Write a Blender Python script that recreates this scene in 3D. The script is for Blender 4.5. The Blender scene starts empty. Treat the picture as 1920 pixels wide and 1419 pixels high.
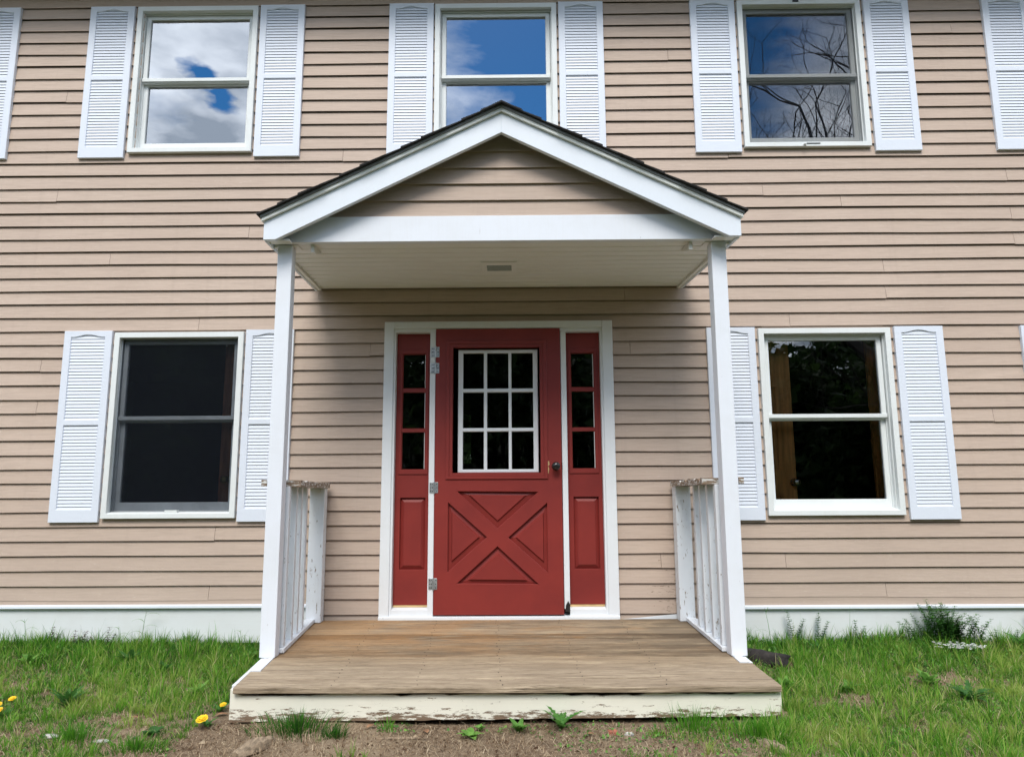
import bpy, bmesh, math, random
import numpy as np
from mathutils import Vector, Matrix, noise as mnoise

random.seed(7); rng = np.random.default_rng(11)
scene = bpy.context.scene
COL = scene.collection

# ------------------------------------------------------------------ camera
cam_d = bpy.data.cameras.new('camera'); cam = bpy.data.objects.new('camera', cam_d); COL.objects.link(cam)
R_ = Vector((0.99994269, 0.00914816, -0.00556162)); U_ = Vector((0.00695368, -0.15996881, 0.98709758)); F_ = Vector((-0.00814044, 0.98707968, 0.16002326))
M = Matrix(((R_.x, U_.x, -F_.x, 0.14733), (R_.y, U_.y, -F_.y, -5.40468), (R_.z, U_.z, -F_.z, 0.78300), (0, 0, 0, 1)))
cam.matrix_world = M
cam_d.sensor_width = 36; cam_d.lens = 36 * 1400 / 1920; cam_d.clip_end = 500; cam_d.clip_start = 0.05
scene.camera = cam

# ------------------------------------------------------------------ light
SUN_EL, SUN_AZ = math.radians(49), math.radians(-5)      # azimuth from -Y (out of the facade) towards -X
world = bpy.data.worlds.new('World'); scene.world = world; world.use_nodes = True
nt = world.node_tree; nt.nodes.clear()
def wn(t, **k):
    n = nt.nodes.new(t)
    for a, b in k.items(): setattr(n, a, b)
    return n
out = wn('ShaderNodeOutputWorld'); bg = wn('ShaderNodeBackground'); bg.inputs['Strength'].default_value = 0.100
sky = wn('ShaderNodeTexSky', sky_type='NISHITA'); sky.sun_disc = False; sky.sun_elevation = SUN_EL
sky.sun_rotation = math.radians(180 + 5); sky.air_density = 1.0; sky.dust_density = 0.1; sky.ozone_density = 2.5
tc = wn('ShaderNodeTexCoord')
def wmath(op, a, b=None, clamp=False):
    n = wn('ShaderNodeMath', operation=op); n.use_clamp = clamp
    for i, v in enumerate((a, b)):
        if v is None: continue
        if isinstance(v, (int, float)): n.inputs[i].default_value = v
        else: nt.links.new(v, n.inputs[i])
    return n.outputs[0]
sep = wn('ShaderNodeSeparateXYZ'); nt.links.new(tc.outputs['Generated'], sep.inputs[0])
zz = wmath('MAXIMUM', sep.outputs[2], 0.06)
px = wmath('DIVIDE', sep.outputs[0], zz); py = wmath('DIVIDE', sep.outputs[1], zz)
cmb = wn('ShaderNodeCombineXYZ'); nt.links.new(px, cmb.inputs[0]); nt.links.new(py, cmb.inputs[1])
nz = wn('ShaderNodeTexNoise'); nz.inputs['Scale'].default_value = 1.9; nz.inputs['Detail'].default_value = 9; nz.inputs['Roughness'].default_value = 0.58
nz.inputs['Distortion'].default_value = 0.35
nt.links.new(cmb.outputs[0], nz.inputs['Vector'])
nz2 = wn('ShaderNodeTexNoise'); nz2.inputs['Scale'].default_value = 3.4; nz2.inputs['Detail'].default_value = 8
nt.links.new(cmb.outputs[0], nz2.inputs['Vector'])
nd = wn('ShaderNodeTexNoise'); nd.inputs['Scale'].default_value = 11; nd.inputs['Detail'].default_value = 7; nt.links.new(cmb.outputs[0], nd.inputs['Vector'])
nds = wn('ShaderNodeSeparateXYZ'); nt.links.new(nd.outputs['Color'], nds.inputs[0])
px0, py0 = px, py
px = wmath('ADD', px, wmath('MULTIPLY', wmath('SUBTRACT', nds.outputs[0], .5), .16)); py = wmath('ADD', py, wmath('MULTIPLY', wmath('SUBTRACT', nds.outputs[1], .5), .22))
def blob(cx, cy, rx, ry):
    a = wmath('DIVIDE', wmath('SUBTRACT', px, cx), rx); b = wmath('DIVIDE', wmath('SUBTRACT', py, cy), ry)
    d = wmath('SQRT', wmath('ADD', wmath('MULTIPLY', a, a), wmath('MULTIPLY', b, b)))
    return wmath('SUBTRACT', 1.0, wmath('MULTIPLY', wmath('SUBTRACT', d, 0.4), 0.9, ), True)
gap = wmath('ADD', blob(0.22, -1.70, 0.40, 0.80), wmath('MULTIPLY', blob(-0.74, -1.68, 0.034, 0.10), 0.85), True)
cov = wmath('SUBTRACT', wmath('ADD', nz.outputs['Fac'], 0.30), wmath('MULTIPLY', gap, 0.62))
cov = wmath('MULTIPLY', wmath('SUBTRACT', cov, 0.40), 2.9, True)
cr = wn('ShaderNodeValToRGB'); cr.color_ramp.elements[0].position = 0.38; cr.color_ramp.elements[0].color = (3.9, 4.6, 5.6, 1)
cr.color_ramp.elements[1].position = 0.70; cr.color_ramp.elements[1].color = (13.0, 13.8, 15.0, 1)
nt.links.new(nz2.outputs['Fac'], cr.inputs[0])
hs = wn('ShaderNodeHueSaturation'); hs.inputs['Saturation'].default_value = 1.42; hs.inputs['Value'].default_value = 0.85; nt.links.new(sky.outputs[0], hs.inputs['Color'])
mx = wn('ShaderNodeMixRGB'); nt.links.new(cov, mx.inputs[0]); nt.links.new(hs.outputs[0], mx.inputs[1]); nt.links.new(cr.outputs[0], mx.inputs[2])
nt.links.new(mx.outputs[0], bg.inputs[0]); nt.links.new(bg.outputs[0], out.inputs[0])

sun_d = bpy.data.lights.new('sun', 'SUN'); sun_d.energy = 1.5; sun_d.angle = math.radians(25); sun_d.color = (1.0, 0.95, 0.87)
sun = bpy.data.objects.new('sun', sun_d); COL.objects.link(sun); sun.location = (-6, -12, 14)
sdir = Vector((math.sin(SUN_AZ) * math.cos(SUN_EL), -math.cos(SUN_AZ) * math.cos(SUN_EL), math.sin(SUN_EL)))
sun.rotation_euler = (-sdir).to_track_quat('-Z', 'Y').to_euler()
scene.view_settings.view_transform = 'Standard'; scene.view_settings.look = 'None'
scene.view_settings.exposure = 1.05; scene.view_settings.gamma = 1
scene.render.engine = 'CYCLES'

# ------------------------------------------------------------------ materials
class NB:
    def __init__(s, name):
        s.m = bpy.data.materials.new(name); s.m.use_nodes = True; s.t = s.m.node_tree; s.t.nodes.clear()
        s.out = s.t.nodes.new('ShaderNodeOutputMaterial'); s.b = s.t.nodes.new('ShaderNodeBsdfPrincipled')
        s.t.links.new(s.b.outputs[0], s.out.inputs[0]); s.geo = s.t.nodes.new('ShaderNodeNewGeometry')
        s.oi = s.t.nodes.new('ShaderNodeObjectInfo')
    def put(s, inp, v):
        if isinstance(v, (int, float)): inp.default_value = v
        elif isinstance(v, tuple): inp.default_value = v if len(v) == 4 or inp.type == 'VECTOR' else (*v, 1)
        else: s.t.links.new(v, inp)
    def pos(s, scale=(1, 1, 1), off=None):
        n = s.t.nodes.new('ShaderNodeMapping'); s.t.links.new(s.geo.outputs['Position'], n.inputs[0]); n.inputs['Scale'].default_value = scale
        if off is not None:
            c = s.t.nodes.new('ShaderNodeCombineXYZ')
            mm = s.math('MULTIPLY', s.oi.outputs['Random'], off)
            for i in range(3): s.t.links.new(mm, c.inputs[i])
            s.t.links.new(c.outputs[0], n.inputs['Location'])
        return n.outputs[0]
    def noise(s, vec, scale=5, detail=4, rough=0.55, dist=0.0):
        n = s.t.nodes.new('ShaderNodeTexNoise'); s.t.links.new(vec, n.inputs['Vector'])
        n.inputs['Scale'].default_value = scale; n.inputs['Detail'].default_value = detail; n.inputs['Roughness'].default_value = rough
        n.inputs['Distortion'].default_value = dist
        return n.outputs['Fac']
    def vor(s, vec, scale=5, feat='F1'):
        n = s.t.nodes.new('ShaderNodeTexVoronoi'); s.t.links.new(vec, n.inputs['Vector']); n.inputs['Scale'].default_value = scale; n.feature = feat
        return n.outputs['Distance']
    def math(s, op, a, b=0.0, clamp=False):
        n = s.t.nodes.new('ShaderNodeMath'); n.operation = op; n.use_clamp = clamp; s.put(n.inputs[0], a); s.put(n.inputs[1], b); return n.outputs[0]
    def ramp(s, f, a, b, c0=(0, 0, 0), c1=(1, 1, 1)):
        n = s.t.nodes.new('ShaderNodeValToRGB'); s.t.links.new(f, n.inputs[0])
        n.color_ramp.elements[0].position = a; n.color_ramp.elements[0].color = (*c0, 1)
        n.color_ramp.elements[1].position = b; n.color_ramp.elements[1].color = (*c1, 1); return n.outputs[0]
    def mix(s, f, a, b, mode='MIX'):
        n = s.t.nodes.new('ShaderNodeMixRGB'); n.blend_type = mode; s.put(n.inputs[0], f); s.put(n.inputs[1], a); s.put(n.inputs[2], b); return n.outputs[0]
    def bump(s, h, strength=0.3, dist=0.01):
        n = s.t.nodes.new('ShaderNodeBump'); n.inputs['Strength'].default_value = strength; n.inputs['Distance'].default_value = dist
        s.t.links.new(h, n.inputs['Height']); s.t.links.new(n.outputs[0], s.b.inputs['Normal'])
    def xyz(s):
        n = s.t.nodes.new('ShaderNodeSeparateXYZ'); s.t.links.new(s.geo.outputs['Position'], n.inputs[0]); return n.outputs
    def fin(s, col, rough=0.5, spec=0.4, metal=0.0):
        s.put(s.b.inputs['Base Color'], col); s.put(s.b.inputs['Roughness'], rough)
        s.b.inputs['Specular IOR Level'].default_value = spec; s.b.inputs['Metallic'].default_value = metal
        return s.m

def mat_siding():
    n = NB('tan_paint')
    g = n.noise(n.pos((1.2, 3, 26), 40), 4, 7, 0.62, 0.5)
    big = n.noise(n.pos((.5, 1, 1.0)), 1.3, 3)
    base = n.mix(n.math('MULTIPLY', n.oi.outputs['Random'], 1.0), (.495, .386, .312), (.535, .423, .345))
    c = n.mix(n.ramp(big, .35, .7), base, (.458, .355, .287))
    c = n.mix(n.math('MULTIPLY', n.ramp(g, .44, .66), .45), c, (.37, .29, .235))
    st = n.noise(n.pos((9, 1, .35)), 1.6, 5, .6)             # rain streaks run down over several boards
    c = n.mix(n.math('MULTIPLY', n.math('SUBTRACT', st, .55), 1.5, True), c, (.40, .31, .25))
    low = n.math('MULTIPLY', n.math('SUBTRACT', .55, n.xyz()[2]), .5, True)
    c = n.mix(low, c, (.40, .325, .27))
    # mildew and bare spots
    sp = n.noise(n.pos((4, 4, 22)), 5, 6, 0.7)
    x, y, z = n.xyz()
    near = n.math('SUBTRACT', 1.0, n.math('MULTIPLY', n.math('ABSOLUTE', n.math('SUBTRACT', x, 1.25)), 2.2), True)
    near = n.math('MULTIPLY', near, n.math('SUBTRACT', 1.0, n.math('MULTIPLY', n.math('SUBTRACT', z, .2), 1.0), True))
    near = n.math('MULTIPLY', near, n.math('SUBTRACT', 1.15, z, True))
    th = n.math('SUBTRACT', n.math('ADD', sp, n.math('MULTIPLY', near, .17)), .735)
    spots = n.math('MULTIPLY', th, 30, True)
    c = n.mix(n.math('MULTIPLY', spots, .8), c, (.10, .065, .045))
    fl = n.noise(n.pos((3, 3, 30), 7), 6, 5, .6)
    c = n.mix(n.math('MULTIPLY', n.math('SUBTRACT', fl, .64), 9, True), c, (.58, .50, .43))
    h = n.math('ADD', n.math('MULTIPLY', g, .5), n.noise(n.pos((2.5, 3, 60), 9), 5, 5, .6))
    n.bump(h, .35, .003)
    return n.fin(c, n.math('ADD', .5, n.math('MULTIPLY', g, .2)), .3)
def mat_white(name, col=(.76, .79, .82), chips=0.0, vertical=True, dirt=.25, zchip=None):
    n = NB(name)
    s = (22, 22, 1.6) if vertical else (1.6, 8, 24)
    g = n.noise(n.pos(s), 3, 6, .6)
    c = n.mix(n.math('MULTIPLY', n.ramp(n.noise(n.pos((1, 1, 1)), 3.1, 6, .65), .45, .75), dirt), col, (.50, .48, .42))
    c = n.mix(n.math('MULTIPLY', n.ramp(g, .5, .8), dirt * .6), c, (.58, .56, .52))
    h = g
    if chips:
        k = n.noise(n.pos((4.5, 9, 24) if not vertical else (26, 26, 7)), 2.2 if vertical else 2.6, 9, .74)
        if zchip:                                   # rot climbs from the ground
            x, y, z = n.xyz()
            lift = n.math('MULTIPLY', n.math('SUBTRACT', zchip[0], z, False), zchip[1], True)
            k = n.math('ADD', k, n.math('MULTIPLY', lift, zchip[2]))
        m = n.math('MULTIPLY', n.math('SUBTRACT', k, 1 - chips), 24, True)
        w = n.mix(n.noise(n.pos((3, 30, 60)), 3, 4), (.10, .06, .04), (.30, .22, .15))
        c = n.mix(m, c, w); h = n.math('SUBTRACT', g, n.math('MULTIPLY', m, 1.2))
    n.bump(h, .25, .002)
    return n.fin(c, .48, .4)
def mat_plain(name, col, rough=.5, var=.12, scale=6, spec=.4, metal=0.0, bump=.1, stretch=(1, 1, 1)):
    n = NB(name); f = n.noise(n.pos(stretch), scale, 6, .6)
    d = tuple(max(0, a * (1 - 2 * var)) for a in col); e = tuple(min(1, a * (1 + var)) for a in col)
    n.bump(f, bump, .003)
    return n.fin(n.mix(n.ramp(f, .3, .7), d, e), rough, spec, metal)
def mat_red():
    n = NB('red_paint')
    g = n.noise(n.pos((14, 4, 2)), 6, 6, .6); big = n.noise(n.pos(), 3, 4)
    c = n.mix(n.ramp(big, .35, .7), (.245, .032, .026), (.195, .026, .023))
    c = n.mix(n.math('MULTIPLY', n.math('SUBTRACT', n.noise(n.pos((30, 4, 6)), 4, 7, .7), .705), 20, True), c, (.40, .16, .11))
    n.bump(g, .12, .002)
    return n.fin(c, .42, .35)
def mat_deck():
    n = NB('weathered_decking')
    g = n.noise(n.pos((1.1, 26, 26), 30), 3.2, 9, .68, .4)
    g2 = n.noise(n.pos((.7, 7, 7)), 2.4, 6, .6, .8)
    x, y, z = n.xyz()
    g3 = n.noise(n.pos((2.2, 70, 70), 50), 4.0, 8, .7)
    c = n.mix(n.ramp(g2, .42, .60), (.21, .13, .068), (.50, .375, .235))
    fr = n.math('MULTIPLY', n.math('ADD', n.math('MULTIPLY', y, -1.0), -1.02), 5, True)     # outer boards: never stained, silver-grey
    c = n.mix(n.math('MULTIPLY', fr, .50), c, (.45, .375, .295))
    back = n.math('ADD', n.math('MULTIPLY', y, 2.0), 2.15, True)
    lf = n.math('MULTIPLY', n.math('SUBTRACT', n.noise(n.pos((1.6, 5, 5)), 1.7, 5, .6, .5), n.math('ADD', .42, n.math('MULTIPLY', x, .14))), 5, True)
    c = n.mix(n.math('MULTIPLY', n.math('MULTIPLY', lf, back), .70), c, (.42, .20, .055))
    rt = n.math('MULTIPLY', n.math('SUBTRACT', n.noise(n.pos((2, 6, 6)), 1.6, 5, .65, .5), n.math('SUBTRACT', .70, n.math('MULTIPLY', x, .30))), 5, True)
    c = n.mix(n.math('MULTIPLY', n.math('MULTIPLY', rt, back), .72), c, (.085, .060, .042))
    c = n.mix(n.math('MULTIPLY', n.ramp(g, .47, .57), .62), c, (.12, .075, .042))
    c = n.mix(n.math('MULTIPLY', n.ramp(g3, .35, .6), .5), c, n.mix(.45, c, (.60, .50, .37)))
    c = n.mix(n.math('MULTIPLY', n.ramp(g3, .50, .60), .75), c, (.075, .048, .030))
    cr = n.math('MULTIPLY', n.math('SUBTRACT', n.noise(n.pos((.9, 40, 40), 60), 4, 6, .6), .625), 16, True)
    c = n.mix(n.math('MULTIPLY', cr, .8), c, (.035, .024, .018))
    c = n.mix(n.math('MULTIPLY', n.math('MULTIPLY', lf, back), .30), c, (.46, .22, .07))
    c = n.mix(n.math('MULTIPLY', n.math('MULTIPLY', rt, back), .55), c, (.06, .042, .03))
    bl = n.noise(n.pos((3, 9, 9)), 6, 6, .7)
    c = n.mix(n.math('MULTIPLY', n.math('SUBTRACT', bl, .56), 5, True), c, (.10, .075, .05))
    c = n.mix(.36, c, n.mix(n.oi.outputs['Random'], (.10, .068, .040), (.48, .38, .26)))
    n.bump(n.math('SUBTRACT', g, n.math('MULTIPLY', cr, .8)), .9, .008)
    return n.fin(c, .78, .2)
def mat_ground():
    n = NB('soil_and_thatch')
    a = n.noise(n.pos(), 1.5, 6, .6); b = n.noise(n.pos(), 34, 8, .75); d = n.noise(n.pos((1, 3, 1)), 90, 4, .7)
    c = n.mix(n.ramp(b, .35, .68), (.085, .054, .034), (.33, .235, .15))
    c = n.mix(n.ramp(a, .38, .62), c, n.mix(b, (.17, .115, .07), (.46, .355, .24)))
    c = n.mix(n.math('MULTIPLY', n.ramp(d, .5, .68), .7), c, (.52, .42, .31))
    x, y, z = n.xyz()                                       # beyond the worn strip by the step the yard is turf
    far = n.math('MULTIPLY', n.math('ADD', n.math('SUBTRACT', n.math('MULTIPLY', y, -1.0), 2.5), n.math('MULTIPLY', n.math('SUBTRACT', a, .5), 3.0)), 1.5, True)
    beh = n.math('MULTIPLY', n.math('SUBTRACT', y, .5), 4, True)
    c = n.mix(n.math('MAXIMUM', far, beh), c, n.mix(b, (.022, .042, .012), (.055, .080, .027)))
    n.bump(n.math('ADD', b, n.math('MULTIPLY', d, .5)), .9, .02)
    return n.fin(c, .95, .1)
def mat_blade(name, ramp):
    n = NB(name); at = n.t.nodes.new('ShaderNodeAttribute'); at.attribute_name = 'tint'
    r = n.t.nodes.new('ShaderNodeValToRGB'); n.t.links.new(at.outputs['Fac'], r.inputs[0])
    while len(r.color_ramp.elements) < len(ramp): r.color_ramp.elements.new(.5)
    for e, (p, c) in zip(r.color_ramp.elements, ramp): e.position = p; e.color = (*c, 1)
    m = n.fin(r.outputs[0], .55, .25)
    tr = n.t.nodes.new('ShaderNodeBsdfTranslucent'); n.t.links.new(r.outputs[0], tr.inputs[0])
    ms = n.t.nodes.new('ShaderNodeMixShader'); ms.inputs[0].default_value = .42
    n.t.links.new(n.b.outputs[0], ms.inputs[1]); n.t.links.new(tr.outputs[0], ms.inputs[2]); n.t.links.new(ms.outputs[0], n.out.inputs[0])
    return m
def mat_glass(name, ior=2.9, tint=(.80, .82, .80), rough=0.0, grime=.0):
    n = NB(name); t = n.t; t.nodes.remove(n.b)
    fr = t.nodes.new('ShaderNodeFresnel'); fr.inputs[0].default_value = ior
    gl = t.nodes.new('ShaderNodeBsdfGlossy'); gl.inputs['Roughness'].default_value = rough; gl.inputs[0].default_value = (.95, .97, 1, 1)
    tr = t.nodes.new('ShaderNodeBsdfTransparent'); tr.inputs[0].default_value = (*tint, 1)
    bp = t.nodes.new('ShaderNodeBump'); bp.inputs['Strength'].default_value = .06; bp.inputs['Distance'].default_value = .01
    t.links.new(n.noise(n.pos((1, 1, 1)), 2.2, 2, .5), bp.inputs['Height']); t.links.new(bp.outputs[0], gl.inputs['Normal'])
    mx = t.nodes.new('ShaderNodeMixShader'); t.links.new(fr.outputs[0], mx.inputs[0]); t.links.new(tr.outputs[0], mx.inputs[1]); t.links.new(gl.outputs[0], mx.inputs[2])
    last = mx
    if grime:
        df = t.nodes.new('ShaderNodeBsdfDiffuse'); df.inputs[0].default_value = (.45, .47, .46, 1)
        k = n.math('MULTIPLY', n.math('SUBTRACT', n.noise(n.pos((14, 2, 3)), 2.5, 8, .72), .56), grime * 5, True)
        k = n.math('MINIMUM', k, grime)
        m2 = t.nodes.new('ShaderNodeMixShader'); t.links.new(k, m2.inputs[0]); t.links.new(mx.outputs[0], m2.inputs[1]); t.links.new(df.outputs[0], m2.inputs[2]); last = m2
    t.links.new(last.outputs[0], n.out.inputs[0]); return n.m
def mat_screen():
    n = NB('insect_screen'); t = n.t; t.nodes.remove(n.b)
    df = t.nodes.new('ShaderNodeBsdfDiffuse'); df.inputs[0].default_value = (.018, .021, .028, 1)
    tr = t.nodes.new('ShaderNodeBsdfTransparent'); mx = t.nodes.new('ShaderNodeMixShader'); mx.inputs[0].default_value = .24
    t.links.new(tr.outputs[0], mx.inputs[1]); t.links.new(df.outputs[0], mx.inputs[2]); t.links.new(mx.outputs[0], n.out.inputs[0]); return n.m

SIDING = mat_siding()
WHITE = mat_white('white_trim_paint', (.75, .80, .87), dirt=.08)
VINYL = mat_white('white_vinyl', (.70, .745, .83), dirt=.04)
WINWHITE = mat_white('window_white', (.74, .77, .77), dirt=.22)
POSTW = mat_white('porch_post_paint', (.76, .79, .85), chips=.33, vertical=True, dirt=.15, zchip=(.55, .8, .05))
RAILW = mat_white('railing_paint', (.70, .73, .77), chips=.385, vertical=True, dirt=.3, zchip=(.5, 1.0, .05))
CAPW = mat_white('rotten_cap_paint', (.66, .66, .64), chips=.555, vertical=False, dirt=.5)
FASCIA = mat_white('flaking_cream_paint', (.80, .78, .67), chips=.385, vertical=False, dirt=.18, zchip=(-.222, 12.0, .24))
SKIRTM = mat_white('skirt_panel_paint', (.72, .75, .76), chips=.27, dirt=.2, vertical=False, zchip=(-.07, 6.0, .10))
CEIL = mat_white('porch_ceiling_paint', (.80, .80, .77), dirt=.12, vertical=False)
DOORTRIM = mat_white('door_trim_paint', (.74, .77, .80), chips=.30, dirt=.15, zchip=(.3, 2, .06))
RED = mat_red(); DECK = mat_deck(); GROUND = mat_ground()
RAWWOOD = mat_plain('bare_yellow_wood', (.60, .42, .20), .7, .2, 9, stretch=(1, 1, 6))
STEEL = mat_plain('galvanised_steel', (.50, .53, .55), .38, .2, 30, metal=.7)
BLACKM = mat_plain('black_metal', (.015, .014, .014), .25, .1, 9, .6)
BRASS = mat_plain('brass', (.90, .66, .25), .38, .1, 20, metal=1.0)
NICKEL = mat_plain('nickel', (.75, .72, .68), .38, .1, 20, metal=1.0)
SHINGLE = mat_plain('asphalt_shingle', (.028, .026, .026), .9, .3, 120, bump=.5)
DRIP = mat_plain('drip_edge_metal', (.85, .86, .82), .4, .05, 8)
DRIPSHADE = mat_plain('shaded_drip_metal', (.23, .24, .25), .45, .1, 8)  # drip edge metal in shade: the darkening is put into the base colour
GLASS = mat_glass('window_glass', 1.75, tint=(.93, .94, .92))
GLASSUP = mat_glass('upper_window_glass', 4.1)
DOORGLASS = mat_glass('door_glass', 1.7, grime=.05, tint=(.7, .72, .7))
SCREEN = mat_screen()
GREYTRACK = mat_plain('grey_aluminium', (.36, .40, .44), .45, .12, 5, bump=.05)
LENS = mat_plain('frosted_lens', (.33, .38, .36), .25, .06, 40)
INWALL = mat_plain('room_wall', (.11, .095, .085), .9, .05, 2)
INWOOD = mat_plain('varnished_door_wood', (.80, .34, .10), .4, .2, 4, stretch=(9, 9, .8))
INWOOD2 = mat_plain('dark_door_wood', (.70, .27, .15), .45, .2, 4, stretch=(9, 9, .8))
CONC = mat_plain('foundation_concrete', (.16, .15, .14), .95, .2, 9)
FLOWER = mat_plain('dandelion_yellow', (.85, .56, .015), .6, .1, 60)
PETAL = mat_plain('white_petal', (.80, .80, .80), .6, .05, 60)
DEADW = mat_plain('dead_wood', (.30, .225, .15), .85, .35, 7, stretch=(8, 1.2, 8), bump=.9)
LOGM = mat_plain('dark_rotten_timber', (.035, .030, .028), .95, .4, 20, bump=.9)
BRICK = mat_plain('brick_red', (.34, .12, .075), .9, .25, 40, bump=.7)
STONE = mat_plain('pale_stone', (.48, .46, .43), .85, .2, 25, bump=.6)
BARK = mat_plain('tree_bark', (.035, .029, .025), .9, .3, 8, stretch=(4, 4, 1), bump=.8)
DLEAF = mat_plain('dead_leaf', (.30, .155, .08), .7, .3, 25, bump=.4)
GRASS = mat_blade('grass_blades', [(0, (.020, .070, .014)), (.3, (.062, .225, .018)), (.65, (.155, .38, .030)), (.86, (.33, .42, .09)), (1, (.58, .50, .30))])
STRAW = mat_blade('straw', [(0, (.10, .052, .030)), (.4, (.34, .235, .14)), (1, (.70, .57, .40))])
LEAFG = mat_blade('weed_leaves', [(0, (.04, .12, .03)), (.5, (.09, .24, .045)), (1, (.22, .42, .08))])
WEEDD = mat_blade('bedstraw_leaves', [(0, (.04, .13, .03)), (.5, (.09, .24, .045)), (1, (.17, .36, .07))])
TREEG = mat_blade('tree_leaves', [(0, (.014, .030, .010)), (.5, (.030, .060, .016)), (1, (.055, .095, .025))])
BROWNST = mat_blade('dry_stems', [(0, (.05, .035, .03)), (1, (.12, .085, .06))])

# ------------------------------------------------------------------ object helpers
WL = {}
def link(o, parent=None, wloc=(0, 0, 0)):
    COL.objects.link(o); w = Vector(wloc); WL[o.name] = w
    if parent is not None:
        o.parent = parent; o.location = w - WL[parent.name]
    else: o.location = w
    return o
def empty(name, loc, label=None, cat=None, parent=None, group=None, kind=None):
    o = bpy.data.objects.new(name, None); o.empty_display_size = .1; link(o, parent, loc); return tag(o, label, cat, group, kind)
def tag(o, label=None, cat=None, group=None, kind=None):
    if label: o['label'] = label
    if cat: o['category'] = cat
    if group: o['group'] = group
    if kind: o['kind'] = kind
    return o
class MB:
    """collects solids in world coordinates; build() makes one mesh object"""
    def __init__(s, warp=None): s.v = []; s.f = []; s.w = warp
    def add(s, vs, fs):
        b = len(s.v); s.v += [tuple(v) for v in vs]; s.f += [tuple(i + b for i in f) for f in fs]; return s
    def box(s, x0, x1, y0, y1, z0, z1):
        return s.add([(x0, y0, z0), (x1, y0, z0), (x1, y1, z0), (x0, y1, z0), (x0, y0, z1), (x1, y0, z1), (x1, y1, z1), (x0, y1, z1)],
                     [(0, 3, 2, 1), (4, 5, 6, 7), (0, 1, 5, 4), (1, 2, 6, 5), (2, 3, 7, 6), (3, 0, 4, 7)])
    def prism_y(s, pts, y0, y1):          # polygon of (x,z) counter-clockwise seen from the front, extruded in y
        n = len(pts); return s.add([(x, y0, z) for x, z in pts] + [(x, y1, z) for x, z in pts],
            [tuple(range(n)), tuple(range(2 * n - 1, n - 1, -1))] + [(i + n, (i + 1) % n + n, (i + 1) % n, i)[::1] for i in range(n)])
    def prism_x(s, pts, x0, x1):          # polygon of (y,z)
        n = len(pts); return s.add([(x0, y, z) for y, z in pts] + [(x1, y, z) for y, z in pts],
            [tuple(range(n)), tuple(range(2 * n - 1, n - 1, -1))] + [(i, (i + 1) % n, (i + 1) % n + n, i + n) for i in range(n)])
    def lathe(s, c, axis, prof, n=14):    # prof: (distance along axis, radius)
        a = Vector(axis).normalized(); u = a.orthogonal().normalized(); w = a.cross(u); c = Vector(c); vs = []; fs = []
        for d, r in prof:
            for k in range(n):
                t = 2 * math.pi * k / n; vs.append(c + a * d + (u * math.cos(t) + w * math.sin(t)) * r)
        for i in range(len(prof) - 1):
            for k in range(n): fs.append((i * n + k, i * n + (k + 1) % n, (i + 1) * n + (k + 1) % n, (i + 1) * n + k))
        fs.append(tuple(range(n))[::-1]); fs.append(tuple((len(prof) - 1) * n + k for k in range(n)))
        return s.add(vs, fs)
    def tube(s, pts, rad, n=5):
        pts = [Vector(p) for p in pts]; vs = []; fs = []
        for i, p in enumerate(pts):
            d = (pts[min(i + 1, len(pts) - 1)] - pts[max(i - 1, 0)]).normalized(); u = d.orthogonal().normalized(); w = d.cross(u)
            r = rad[i] if isinstance(rad, (list, tuple)) else rad
            for k in range(n):
                t = 2 * math.pi * k / n; vs.append(p + (u * math.cos(t) + w * math.sin(t)) * r)
        for i in range(len(pts) - 1):
            for k in range(n): fs.append((i * n + k, i * n + (k + 1) % n, (i + 1) * n + (k + 1) % n, (i + 1) * n + k))
        fs.append(tuple(range(n))[::-1]); fs.append(tuple((len(pts) - 1) * n + k for k in range(n)))
        return s.add(vs, fs)
    def build(s, name, mat, parent=None, bevel=0.0, smooth=False, fix=True, **kw):
        vs = [s.w(v) for v in s.v] if s.w else s.v
        lo = Vector([min(v[i] for v in vs) for i in range(3)]); hi = Vector([max(v[i] for v in vs) for i in range(3)])
        c = Vector(((lo.x + hi.x) / 2, (lo.y + hi.y) / 2, lo.z))
        me = bpy.data.meshes.new(name); me.from_pydata([Vector(v) - c for v in vs], [], s.f)
        if fix:
            bm = bmesh.new(); bm.from_mesh(me); bmesh.ops.recalc_face_normals(bm, faces=bm.faces); bm.to_mesh(me); bm.free()
        if smooth: me.shade_smooth()
        me.materials.append(mat); o = bpy.data.objects.new(name, me); link(o, parent, c)
        if bevel:
            b = o.modifiers.new('bevel', 'BEVEL'); b.width = bevel; b.segments = 2; b.limit_method = 'ANGLE'; b.angle_limit = math.radians(50); b.harden_normals = False
        return tag(o, **kw)
def box(name, mat, parent, x0, x1, y0, y1, z0, z1, bevel=0.0, warp=None, **kw):
    return MB(warp).box(x0, x1, y0, y1, z0, z1).build(name, mat, parent, bevel, **kw)
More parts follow.
